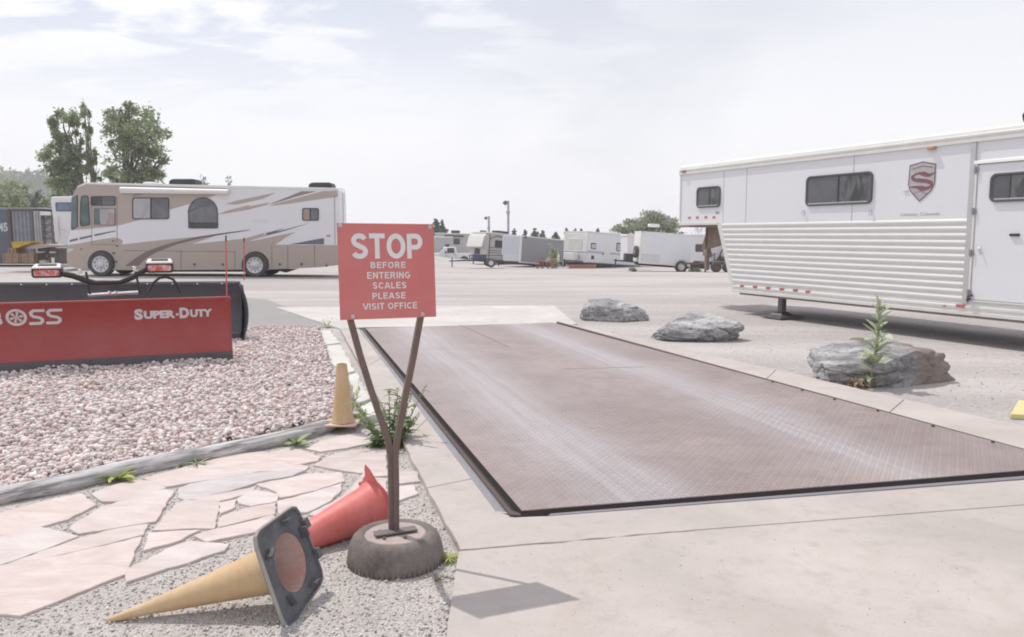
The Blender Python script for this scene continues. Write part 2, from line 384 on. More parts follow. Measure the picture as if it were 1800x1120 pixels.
rs_in = [gp(990, 569, CT), gp(1345, 668, CT), gp(1560, 728, CT), gp(1930, 826, CT), gp(2500, 985, CT)]
rs_out = [gp(1012, 571, CT), gp(1365, 650, CT), gp(1590, 702, CT), gp(1960, 786, CT), gp(2700, 950, CT)]
for k in range(4):
    e = (rs_in[k+1] - rs_in[k]).normalized() * .004
    b.prism([(p.x, p.y, CT + .002) for p in [rs_in[k] + e, rs_in[k+1] - e] + jag(rs_out[k+1] - e, rs_out[k] + e, 10, .012, k)], (0, 0, -.12))
tag(b.build('kerb', PCONC, smooth=False, bevel=.006), kind='structure')
ap = G([(485, 540), (974, 537), (1014, 569), (1000, 571), (640, 575), (600, 578)], CT - .02)
sheet('concrete_ramp', ap, CT - .02, CONC2, .1, .01)
# sand packed in the joints of the slabs
JS = MB(); JS.face([(p.x, p.y, CT - .009) for p in [oL(.02), oL(.5), oL(.98), innr[3], innr[2], innr[1], innr[0] + Vector((.01, -.02, 0))]]); JS.face([(p.x, p.y, CT - .009) for p in (gp(820, 962, CT), gp(1250, 924, CT), gp(2500, 828, CT), gp(2500, 860, CT), gp(1250, 945, CT), gp(825, 985, CT))])
tag(JS.build('joint_sand', M('joint_sand_mat', (.36, .32, .29), .95, 0, .4, 9, (.22, .19, .17)), smooth=False), kind='structure')
# shallow pit floor seen through the gaps, coloured dark for the shade
pit = MB().face([(p.x, p.y, .008) for p in (gp(899, 909, .02), gp(628, 572, .02), gp(985, 562, .02), gp(1990, 826, .02))]).build('scale_pit', M('pit_shade', (.05, .042, .04), .9), smooth=False)
tag(pit, kind='structure')

# ------------------------------------------------------------------ the truck scale
def m_deck(uA, uB, W):
    t = NT('rusty_tread_plate'); x, y, z = t.xyz()
    s = 1 / .052
    u = t.math('MULTIPLY', t.math('ADD', x, y), s * .7071); v = t.math('MULTIPLY', t.math('SUBTRACT', y, x), s * .7071)
    def loz(du, a, c):
        p = t.math('ABSOLUTE', t.math('SUBTRACT', t.math('FRACT', t.math('ADD', u, du)), .5)); q = t.math('ABSOLUTE', t.math('SUBTRACT', t.math('FRACT', t.math('ADD', v, du)), .5))
        return t.math('SUBTRACT', 1.0, t.math('ADD', t.math('DIVIDE', p, a), t.math('DIVIDE', q, c)), clamp=True)
    h = t.math('MINIMUM', t.math('MULTIPLY', t.math('MAXIMUM', loz(0.0, .46, .17), loz(.5, .17, .46)), 2.2), 1.0)
    n1 = t.noise(.7, 6, .62, .5); n2 = t.noise(5, 6, .68); st = t.noise(1.0, 5, .7, 0, t.mapping((9, .28, 1)))
    wob = t.math('MULTIPLY_ADD', t.noise(.5, 2, .5), .5, -.25)
    def track(c0, w):
        d = t.math('DIVIDE', t.math('SUBTRACT', t.math('ADD', x, wob), c0), w); return t.math('POWER', 2.718, t.math('MULTIPLY', t.math('MULTIPLY', d, d), -1.0))
    tr = t.math('MAXIMUM', track(uA, .34), t.math('MULTIPLY', track(uB, .30), .95))
    tr = t.math('MULTIPLY', tr, t.ramp(st, (.28, .25), (.62, 1.0)))
    c = t.mix(t.ramp(n1, (.34, 0.0), (.68, 1.0)), (.285, .225, .215), (.375, .305, .295))
    c = t.mix(t.math('MULTIPLY', t.ramp(n2, (.36, 1.0), (.55, 0.0)), .38), c, (.215, .155, .14))
    c = t.mix(t.math('MULTIPLY', tr, .62), c, (.52, .495, .515))
    c = t.mix(t.math('MULTIPLY', t.ramp(n1, (.56, 0.0), (.74, 1.0)), .4), c, (.37, .28, .24))
    c = t.mix(t.math('MULTIPLY', h, t.math('MULTIPLY_ADD', tr, .40, .16)), c, (.54, .51, .515))
    rg = t.math('MULTIPLY_ADD', n2, .3, t.math('MULTIPLY_ADD', tr, -.14, .40))
    return t.fin(c, rg, .25, t.bump(h, .75, .006, t.bump(t.noise(60, 5, .7), .12, .005)), .5)
def scale():
    a = math.atan2((FL - NL).y, (FL - NL).x) - math.pi/2
    root = thing('truck_scale', 'large rust brown steel tread plate truck scale set into the concrete', 'truck scale', (NL.x, NL.y, 0), a)
    inv = Matrix.Rotation(-a, 3, 'Z'); loc = lambda p: inv @ (Vector((p.x, p.y, p.z)) - Vector((NL.x, NL.y, 0)))
    q = [loc(p) for p in (NL, NR, FR, FL)]; W = q[1].x
    uA = .5*(loc(gp(870, 700, DT)).x + loc(gp(1080, 830, DT)).x); uB = .5*(loc(gp(1180, 665, DT)).x + loc(gp(1400, 765, DT)).x)
    b = MB(); b.prism(q, (0, 0, -.008)); b.build('deck', m_deck(uA, uB, W), root, True, smooth=False, bevel=.003)
    ctr = sum(q, Vector())/4; q2 = [Vector((v.x, v.y, DT - .0085)) + (ctr - Vector((v.x, v.y, DT))).normalized()*.012 for v in q]; MB().prism(q2, (0, 0, -.05)).build('shaded_deck_side', M('deck_side_shade', (.10, .08, .078), .85, .1, .3, 8), root, True, smooth=False)  # deck sides coloured dark to paint the shadowed gap round the plate
    # plate joints
    fn = lambda x, y: Vector((x, y, DT + .0015)); JD = M('joint_dark', (.13, .105, .10), .8)
    L2 = lambda px, py: (lambda v: (v.x, v.y))(loc(gp(px, py, DT)))
    for p_, q_, w_ in (((806, 570), (896, 611), .011), ((672, 615), (892, 611), .007), ((985, 649), (1136, 645), .011)):
        b = MB(); stroke(b, [L2(*p_), L2(*q_)], w_, fn); b.build('plate_joint', JD, root, True, smooth=False)
    # angle iron frame
    steel = M('frame_steel', (.33, .32, .345), .42, .6, .2, 6, (.2, .15, .13)); rust = M('rust_edge', (.11, .08, .072), .75, .3, .3, 8)
    z1, z0 = CT + .003, CT - .05
    b = MB(); P = lambda px, py, z: loc(gp(px, py, z))
    b.prism([P(x, y, z1) for x, y in ((872, 899), (632, 580), (637, 580), (896, 903))], (0, 0, -.03))
    b.prism([P(x, y, z1) for x, y in ((963, 906), (1930, 831), (1930, 826), (968, 902.5))], (0, 0, -.03))
    b.build('frame', steel, root, True, smooth=False, bevel=.003)
    b = MB()
    b.prism([P(x, y, z1 + .012) for x, y in ((896, 904), (637, 580), (640, 580), (906, 905))], (0, 0, -.05))
    b.prism([P(x, y, z1 + .01) for x, y in ((978, 566.5), (1345, 668.5), (1930, 827), (1930, 824), (1342, 664), (980, 565))], (0, 0, -.05))
    b.prism([P(x, y, z1 + .004) for x, y in ((893, 904), (917, 906), (912, 901), (899, 897))], (0, 0, -.05))
    b.build('edge_angle', rust, root, True, smooth=False, bevel=.003)
    for px, py in ((1358, 672), (1410, 687), (1467, 703), (1543, 723), (1640, 750), (1745, 778)):
        p = P(px, py, z1 + .012); MB().lathe([(.012, 0), (.012, .012), (.004, .016)], 8, Matrix.Translation(p)).build('bolt', rust, root, True)
scale()
# steel peg beside the frame, seen between the posts of the sign

# ------------------------------------------------------------------ scattered stone
ICO = None
def ico():
    global ICO
    if ICO is None:
        bm = bmesh.new(); bmesh.ops.create_icosphere(bm, subdivisions=1, radius=1)
        ICO = (np.array([v.co[:] for v in bm.verts]), np.array([[v.index for v in f.verts] for f in bm.faces])); bm.free()
    return ICO
def inpoly(P, x, y):
    c = np.zeros(len(x), bool); n = len(P)
    for i in range(n):
        x0, y0 = P[i][:2]; x1, y1 = P[(i+1) % n][:2]
        m_ = ((y0 > y) != (y1 > y)) & (x < (x1 - x0) * (y - y0) / (y1 - y0 + 1e-12) + x0); c ^= m_
    return c
def np_mesh(name, V, Fc, mat, tint=None, k=3, smooth=False):
    me = bpy.data.meshes.new(name); me.vertices.add(len(V)); me.vertices.foreach_set('co', V.astype(np.float32).ravel())
    nf = len(Fc); me.loops.add(nf * k); me.loops.foreach_set('vertex_index', Fc.astype(np.int32).ravel())
    me.polygons.add(nf); me.polygons.foreach_set('loop_start', np.arange(0, nf * k, k, dtype=np.int32))
    if smooth: me.polygons.foreach_set('use_smooth', np.ones(nf, bool))
    if tint is not None:
        at = me.attributes.new('tint', 'FLOAT_COLOR', 'POINT'); at.data.foreach_set('color', np.hstack([tint, np.ones((len(tint), 1))]).astype(np.float32).ravel())
    me.materials.append(mat); me.update(calc_edges=True); me.validate()
    o = bpy.data.objects.new(name, me); COL.objects.link(o); ORG[o.name] = Vector(); return o
def scatter(name, poly, n, smin, smax, zf, cols, mat, flat=(.45, .8), power=0, avoid=(), y0=4.0, sink=.25):
    iv, ifc = ico(); P = np.array([(p[0], p[1]) for p in poly]); lo, hi = P.min(0), P.max(0); xs = []; ys = []; tot = 0
    while tot < n:
        x = rng.uniform(lo[0], hi[0], 20000); y = rng.uniform(lo[1], hi[1], 20000); m_ = inpoly(poly, x, y)
        for q in avoid: m_ &= ~inpoly(q, x, y)
        if power: m_ &= rng.uniform(0, 1, 20000) < (y0 / np.maximum(y, y0)) ** power
        xs.append(x[m_]); ys.append(y[m_]); tot += m_.sum()
    x = np.concatenate(xs)[:n]; y = np.concatenate(ys)[:n]
    s = smin + (smax - smin) * rng.uniform(0, 1, n) ** 1.8
    sc = np.stack([s * rng.uniform(.7, 1.25, n), s * rng.uniform(.55, 1.0, n), s * rng.uniform(*flat, n)], 1) * .5
    V = iv[None] * (1 + rng.uniform(-.28, .28, (n, len(iv), 1))) * sc[:, None, :]
    # tumble: tilt a little, spin fully
    az = rng.uniform(0, 2*np.pi, n); tl = rng.normal(0, .38, n); ta = rng.uniform(0, 2*np.pi, n)
    def rotz(V, a): c, s_ = np.cos(a)[:, None], np.sin(a)[:, None]; return np.stack([V[..., 0]*c - V[..., 1]*s_, V[..., 0]*s_ + V[..., 1]*c, V[..., 2]], -1)
    def rotx(V, a): c, s_ = np.cos(a)[:, None], np.sin(a)[:, None]; return np.stack([V[..., 0], V[..., 1]*c - V[..., 2]*s_, V[..., 1]*s_ + V[..., 2]*c], -1)
    V = rotz(rotx(rotz(V, az), tl), ta)
    z = np.array([zf(a, c) for a, c in zip(x, y)]) + sc[:, 2] * (1 - 2*sink) + rng.uniform(0, 1, n) * s * .25
    V = V + np.stack([x, y, z], 1)[:, None, :]
    Fc = ifc[None] + (np.arange(n) * len(iv))[:, None, None]
    cols = np.array(cols); w = rng.integers(0, len(cols), n); w2 = rng.integers(0, len(cols), n); t_ = rng.uniform(0, .5, (n, 1))
    tint = (cols[w] * (1 - t_) + cols[w2] * t_) * rng.uniform(.8, 1.15, (n, 1))
    return np_mesh(name, V.reshape(-1, 3), Fc.reshape(-1, 3), mat, np.repeat(tint, len(iv), 0))

bedpoly = G([(-760, 995), (-40, 889), (180, 833), (330, 802), (480, 769), (590, 745), (622, 715), (575, 600), (562, 577), (-330, 577)])
def bedz(x, y): return .028 + .035 * mnoise.noise(Vector((x * .9, y * .9, 3))) + .02 * mnoise.noise(Vector((x * 2.6, y * 2.6, 1))) + .06 * math.exp(-((x + 5.25)**2 + (y - 9.1)**2) / .06) + .05 * math.exp(-((x + 4.0)**2 + (y - 9.7)**2) / .12)
def bed():
    P = [(p.x, p.y) for p in bedpoly]; xs = np.arange(-13, -1.7, .22); ys = np.arange(3.0, 13.6, .22)
    b = MB()
    for x in xs:
        for y in ys:
            c = [(x, y), (x+.22, y), (x+.22, y+.22), (x, y+.22)]
            if all(inpoly(P, np.array([q[0]]), np.array([q[1]]))[0] for q in c): b.face([(q[0], q[1], bedz(*q) - .012) for q in c])
    t = NT('bed_base'); n = t.noise(22, 4, .6); v = t.voro(30, out='Color')
    m_ = t.fin(t.mix(t.xyz(t.mapping(co=v))[0], (.50, .41, .39), (.70, .62, .60)), .95, 0, t.bump(t.voro(30), .8, .02))
    tag(b.build('gravel_bed_base', m_, sharp=180), kind='structure')
    cols = [(.74, .65, .625), (.69, .56, .53), (.79, .73, .71), (.64, .49, .46), (.54, .385, .355), (.82, .78, .76), (.76, .66, .63), (.66, .60, .58), (.79, .71, .685), (.80, .74, .72)]
    o = scatter('gravel', bedpoly, 46000, .020, .066, bedz, cols, CHIP, power=.9, y0=5.5)
    tag(o, 'pink and white crushed stone chips filling the bed behind the timber edging', 'gravel', kind='stuff')
bed()

# ------------------------------------------------------------------ flagstones
A = lambda pts: [(x * .375, 700 + y * .375) for x, y in pts]
B = lambda pts: [(180 + x * .42867, 640 + y * .42867) for x, y in pts]
STONES = [A([(-260,600),(0,540),(180,490),(375,450),(440,500),(390,525),(310,565),(200,595),(0,640),(-300,700)]),
 A([(440,445),(540,405),(650,378),(720,395),(770,420),(700,445),(580,480),(490,480)]),
 A([(350,590),(480,510),(770,430),(812,440),(720,575),(560,600),(380,628),(340,605)]),
 A([(-300,720),(0,650),(170,600),(355,650),(180,715),(0,775),(-300,850)]),
 A([(30,778),(200,715),(380,655),(560,610),(680,590),(660,640),(500,680),(200,750)]),
 A([(-400,880),(0,785),(190,760),(480,695),(655,652),(605,760),(570,825),(400,890),(100,1010),(-30,1000),(-420,1110)]),
 A([(680,375),(850,330),(1080,265),(1240,250),(1345,300),(1440,318),(1420,335),(1200,342),(900,393),(790,412),(730,390)]),
 A([(850,420),(900,398),(1040,372),(1200,350),(1333,338),(1420,340),(1360,365),(1200,392),(1080,430),(880,472),(845,460)]),
 A([(825,500),(870,477),(1025,487),(1000,605),(860,605),(722,612)]),
 A([(885,470),(1080,440),(1190,420),(1180,442),(1030,478)]),
 A([(1030,490),(1110,473),(1095,508),(1035,535)]),
 A([(1120,470),(1200,430),(1298,452),(1288,480),(1180,500),(1130,488)]),
 A([(1035,575),(1050,552),(1150,518),(1288,492),(1278,543),(1150,568),(1030,600)]),
 A([(920,640),(1000,615),(1150,582),(1270,548),(1282,560),(1200,620),(980,668)]),
 A([(705,630),(930,618),(840,660),(683,708)]),
 A([(690,760),(790,705),(890,672),(1060,687),(1038,715),(880,765),(770,793),(640,776)]),
 A([(600,802),(640,782),(768,798),(600,853)]),
 B([(680,362),(780,342),(888,380),(878,395),(790,413),(745,395)]),
 B([(640,490),(860,450),(970,445),(985,480),(870,515),(732,543),(720,520)]),
 B([(872,412),(950,370),(1060,348),(1158,352),(1160,438),(1050,443),(960,428)]),
 B([(842,343),(900,315),(1030,285),(1100,292),(1118,318),(1000,342),(900,356)]),
 B([(726,560),(860,528),(980,490),(972,520),(930,558),(840,603),(732,610)]),
 B([(850,612),(940,568),(1005,525),(1062,462),(1160,470),(1160,522),(1100,562),(980,640)]),
 B([(1085,440),(1165,434),(1168,455),(1070,458)]),
 B([(1190,440),(1286,440),(1298,478),(1215,488)]),
 B([(1110,560),(1165,540),(1215,502),(1270,497),(1288,530),(1215,555),(1120,570)])]
def flagstones():
    b = MB(); tints = []; r = random.Random(5); tn = [(1, .97, .96), (1, 1, 1), (.95, .91, .89), (1.04, 1.0, .98), (1.0, .95, .93), (.92, .90, .89)]
    for i, st in enumerate(STONES):
        P = [gp(x, y, .02) for x, y in st]; c = sum((Vector(p) for p in P), Vector()) / len(P); Q = []
        for j, p in enumerate(P):
            nx = P[(j+1) % len(P)]; d = nx - p; nn = Vector((-d.y, d.x, 0)).normalized(); m_ = max(1, int(d.length / .045))
            for k in range(m_): Q.append(p + d * (k / m_) + nn * (r.uniform(-.007, .007) if k else 0) + (p - c).normalized() * .016)
        tx, ty = r.uniform(-.006, .006), r.uniform(-.006, .006); n0 = len(b.v)
        b.prism([(q.x, q.y, .02 + (q.x - c.x)*tx + (q.y - c.y)*ty) for q in Q], (0, 0, -.04))
        tc = (.86, .89, .93) if i == 7 else r.choice(tn); tints += [tc] * (len(b.v) - n0)
    o = b.build('flagstone_paving', FLAG, smooth=False, bevel=.005)
    at = o.data.attributes.new('tint', 'FLOAT_COLOR', 'POINT'); at.data.foreach_set('color', [x for t in tints for x in (*t, 1)])
    tag(o, kind='structure')
flagstones()
SP = [[gp(x, y, .03) for x, y in st] for st in STONES]
gcol = [(.62, .58, .55), (.54, .51, .49), (.70, .66, .63), (.47, .45, .44), (.65, .59, .56), (.76, .73, .70), (.40, .385, .385)]
near_poly = G([(-150, 930), (620, 752), (690, 748), (806, 966), (800, 1160), (-300, 1200)])
tag(scatter('pebbles', near_poly, 9000, .003, .017, lambda x, y: .006, gcol, CHIP, avoid=SP, power=1.0, y0=3.0), 'fine grey pebbles loose on the ground between the flagstones and around the tyre', 'pebbles', kind='stuff')
grit = [gp(x, y, CT) for x, y in ((700, 745), (800, 905), (815, 968), (1100, 948), (1500, 930), (1790, 900), (1700, 1100), (900, 1115), (806, 1000), (800, 962), (690, 745))]
tag(scatter('grit', grit, 420, .002, .007, lambda x, y: CT, [(.48, .44, .42), (.38, .35, .33), (.62, .58, .55)], CHIP, power=.8, y0=3.0), 'fine grit blown over the pale concrete in front of the scale', 'grit', kind='stuff')
lotp = G([(1030, 582), (1380, 652), (1800, 748), (2050, 780), (2000, 560), (1100, 535)])
tag(scatter('lot_stones', lotp, 1500, .006, .024, lambda x, y: .0, [(.50, .46, .45), (.58, .54, .52), (.66, .63, .61), (.44, .41, .40)], CHIP, power=1.2, y0=6.0), 'small loose stones scattered over the lot around the boulders', 'stones', kind='stuff')

# ------------------------------------------------------------------ timber edging and kerb pieces
def m_wood(name, c0, c1, scale=1.0, rz=-51):
    t = NT(name); g = t.noise(34*scale, 6, .7, .4, t.mapping((.045, 1, 1.3), co=t.mapping((1, 1, 1), (0, 0, R(rz))))); d = t.noise(2.2, 5, .6)
    c = t.mix(t.ramp(g, (.40, 0.0), (.58, 1.0)), c0, c1); c = t.mix(t.math('MULTIPLY', t.ramp(d, (.5, 0.0), (.72, 1.0)), .5), c, tuple(x*.55 for x in c0))
    return t.fin(c, .9, 0, t.bump(g, .7, .008), .2)
WOODG = m_wood('weathered_wood', (.27, .255, .25), (.64, .62, .615)); WOODR = m_wood('rotten_wood', (.16, .14, .13), (.36, .33, .31))
def timber():
    pts = [(-300, 962), (-60, 903), (0, 889), (112, 868), (244, 835), (337, 817), (440, 797), (520, 779), (588, 759)]
    root = thing('landscape_timber', 'long weathered grey round timber edging the pink gravel bed', 'timber', tuple(gp(180, 845)))
    P0 = [gp(x, y, .0) for x, y in pts]; P = []; rs = []
    for p_, q_ in zip(P0, P0[1:]): P += [p_.lerp(q_, k/6) for k in range(6)]
    P.append(P0[-1])
    for i, p in enumerate(P):
        d = (P[min(i+1, len(P)-1)] - P[max(i-1, 0)]).normalized(); nn = Vector((-d.y, d.x, 0)); k = .062 if i < len(P)-1 else .05
        rs.append([p + nn * (k * math.cos(a) * 1.05 * (1 + .05*mnoise.noise(Vector((i*.10, j_*.9, 1)))) + .045) + Vector((0, 0, .043 + k * math.sin(a) * (1 + .07*mnoise.noise(Vector((i*.12, j_*.9, 5)))))) for j_, a in enumerate([2*math.pi*j/14 for j in range(14)])])
    MB().rings(rs).build('log', WOODG, root, sharp=60)
    b = MB(); r = random.Random(3); p0, p1 = gp(584, 758), gp(642, 741); d = (p1 - p0).normalized(); nn = Vector((-d.y, d.x, 0))
    for k in range(16):
        t0 = r.uniform(-.1, .6); L_ = r.uniform(.12, .34); o_ = r.uniform(-.02, .09); z_ = r.uniform(.01, .075); w_ = r.uniform(.008, .02)
        s_ = p0 + d * (t0 * .3) + nn * o_
        b.tube([s_ + Vector((0, 0, z_)), s_ + d * L_ * .6 + Vector((0, 0, z_ * .9)), s_ + d * L_ + Vector((r.uniform(-.02, .02), r.uniform(-.03, .02), z_ * .5))], [w_, w_ * .9, w_ * .3], 5)
    b.build('rotten_end', WOODR, root, sharp=30)
timber()
def kerb_piece(poly, h, label, seed):
    r = random.Random(seed); P = [gp(x, y, h) for x, y in poly]; Q = []
    for j, p in enumerate(P):
        nx = P[(j+1) % len(P)]; n = max(1, int((nx - p).length / .1)); dd = nx - p; nn = Vector((-dd.y, dd.x, 0)).normalized()
        Q += [p + dd * (k/n) + nn * r.uniform(-.014, .014) for k in range(n)]
    b = MB().prism([(q.x, q.y, h + r.uniform(-.006, .006)) for q in Q], (0, 0, -h - .02))
    tag(b.build('kerb_stone', CURBM, smooth=False, bevel=.012), label, 'kerb stone', 'broken pale kerb stones beside the gravel bed')
kerb_piece([(563, 582), (580, 580), (598, 602), (573, 606)], .075, 'smallest broken pale kerb stone farthest back by the little weed', 1)
kerb_piece([(575, 608), (599, 605), (625, 652), (612, 655), (585, 640)], .08, 'pale rectangular kerb stone behind the top of the upright faded cone', 2)
kerb_piece([(612, 659), (628, 654), (652, 700), (628, 708)], .08, 'long pale kerb stone to the right of the upright faded cone', 3)
kerb_piece([(630, 712), (654, 704), (668, 726), (640, 733)], .07, 'nearest pale kerb stone, half behind the weed and next to the rotten timber end', 4)
# ------------------------------------------------------------------ stop sign on a tyre
TYRE = M('dusty_rubber', (.135, .112, .102), .9, 0, .5, 4, (.27, .235, .215), .5, 60, .3)
RUSTP = M('rusty_steel', (.155, .112, .10), .8, .1, .35, 9, (.25, .17, .14), .6, 70)
def frame(axis, up=(0, 0, 1), loc=(0, 0, 0)):       # matrix with local z along axis
    z = Vector(axis).normalized(); x = Vector(up).cross(z).normalized(); y = z.cross(x)
    m_ = Matrix((x, y, z)).transposed().to_4x4(); m_.translation = Vector(loc); return m_
def sign():
    base = gp(696, 986); Y = base.y; YL, YR = Y - .085, Y + .085
    root = thing('stop_sign', 'faded red square sign with white lettering on a forked rusty post standing in a tyre', 'sign', tuple(base))
    TL, TR, BL, BR = dp(592, 392, YL), dp(762, 394, YR), dp(598, 563, YL), dp(767, 557, YR)
    nrm = (TR - TL).cross(BL - TL).normalized()
    if nrm.y > 0: nrm = -nrm
    b = MB().prism([TL, TR, BR, BL], -nrm * .004); t = NT('faded_red_paint'); n1 = t.noise(3, 5, .6); n2 = t.noise(40, 5, .65)
    c = t.mix(t.ramp(n1, (.35, 0.0), (.7, 1.0)), (.56, .165, .155), (.62, .20, .19)); c = t.mix(t.math('MULTIPLY', t.ramp(n2, (.55, 0.0), (.75, 1.0)), .22), c, (.46, .13, .125))  # sun-faded red, made paler still to imitate veiling lens glare
    b.build('panel', t.fin(c, .5, 0, t.bump(n1, .05, .02), .4), root, smooth=False, bevel=.0015)
    fn = lambda u, v: (TL * (1-u) + TR * u) * v + (BL * (1-u) + BR * u) * (1-v) + nrm * .0015
    b = MB()
    put_block(b, 'STOP', fn, .132, .874, 1-.367, 1-.105, .20, .06)
    for txt, u0, u1, va, vb in (('BEFORE', .325, .688, .40, .466), ('ENTERING', .285, .735, .506, .576), ('SCALES', .338, .690, .614, .682), ('PLEASE', .332, .678, .724, .790), ('VISIT OFFICE', .235, .797, .832, .900)):
        put_block(b, txt, fn, u0, u1, 1-vb, 1-va, .175, .13)
    b.build('lettering', M('white_vinyl', (.74, .72, .72), .6, 0, .06), root, smooth=False, recalc=False)
    zinc = M('zinc_bolt', (.55, .53, .52), .45, .5, .2, 20)
    for u, v in ((.03, .974), (.958, .968), (.125, .035), (.85, .035)):
        p = fn(u, v); MB().lathe([(.0105, 0), (.0105, .002), (.0062, .0025), (.0062, .007), (.003, .008)], 14, frame(nrm, (0, 0, 1), p)).build('bolt', zinc, root)
    # forked posts (steel angle bars bent outward)
    back = -nrm * .012
    for pts in ([(690, 938), (689, 850), (688, 806), (683, 775), (655, 692), (633, 622), (616, 560), (612, 545)],
                [(697, 938), (697, 850), (696, 806), (699, 775), (713, 700), (727, 632), (741, 555), (744, 540)]):
        P = []
        for i, (px, py) in enumerate(pts):
            k = max(0, (806 - py) / 250); yy = Y + (-.085 if px < 690 else .085) * min(1, k) * .75 + .012
            P.append(dp(px, py, yy))
        b = MB(); rs = []
        w, th = .0145, .0045
        for i, p in enumerate(P):
            d = (P[min(i+1, len(P)-1)] - P[max(i-1, 0)]).normalized(); a = d.cross(Vector((nrm.x, nrm.y, 0))).normalized(); c_ = Vector((nrm.x, nrm.y, 0)).normalized()
            sh = [(-w, 0), (w, 0), (w, th), (-w + th, th), (-w + th, 2*w), (-w, 2*w)]
            rs.append([p + a * x - c_ * y for x, y in sh])
        b.rings(rs).build('post', RUSTP, root, sharp=30, bevel=.0015)
    # tyre lying on its side
    T = Matrix.Translation(base)
    prof = [(.13, .132), (.148, .138), (.160, .146), (.176, .149), (.194, .144), (.210, .128), (.222, .102), (.230, .072), (.2345, .045), (.234, .025), (.230, .004)]
    MB().lathe([(.04, .126)] + prof, 64, T, cap=False).build('tyre', TYRE, root, sharp=50)
    b = MB()
    for k in range(58):
        a0 = 2*math.pi*k/58; a1 = a0 + 2*math.pi/58*(.45 + .3*((k*7) % 5)/5)
        q = [(.231, .040), (.236, .036), (.2385, .004), (.226, .0)]
        b.rings([[base + Vector((r_*math.cos(a), r_*math.sin(a), z_)) for r_, z_ in q] for a in (a0, a1)])
    b.build('tread', TYRE, root, smooth=False)
    hub = M('hub_dust', (.46, .375, .35), .85, 0, .3, 14, (.27, .21, .19), .4, 60)
    b = MB().lathe([(.0, .139), (.128, .139), (.144, .144), (.150, .139)], 40, T, cap=False)
    b.build('hub', hub, root)
    for k in range(5):
        a = k * 1.257 + .4; MB().lathe([(.008, .137), (.008, .149), (.003, .151)], 8, T @ Matrix.Translation((.085*math.cos(a), .085*math.sin(a), 0))).build('lug_nut', RUSTP, root)
    u = (TR - TL); u.z = 0; u.normalize(); v = Vector((-u.y, u.x, 0)); c0 = base + Vector((-.005, 0, .147))
    b = MB().prism([c0 + u * x + v * y for x, y in ((-.10, -.035), (.11, -.028), (.11, .028), (-.10, .03))], (0, 0, .009))
    b.build('base_plate', M('dark_plate', (.20, .17, .165), .6, .4, .3, 12), root, smooth=False, bevel=.002)
sign()

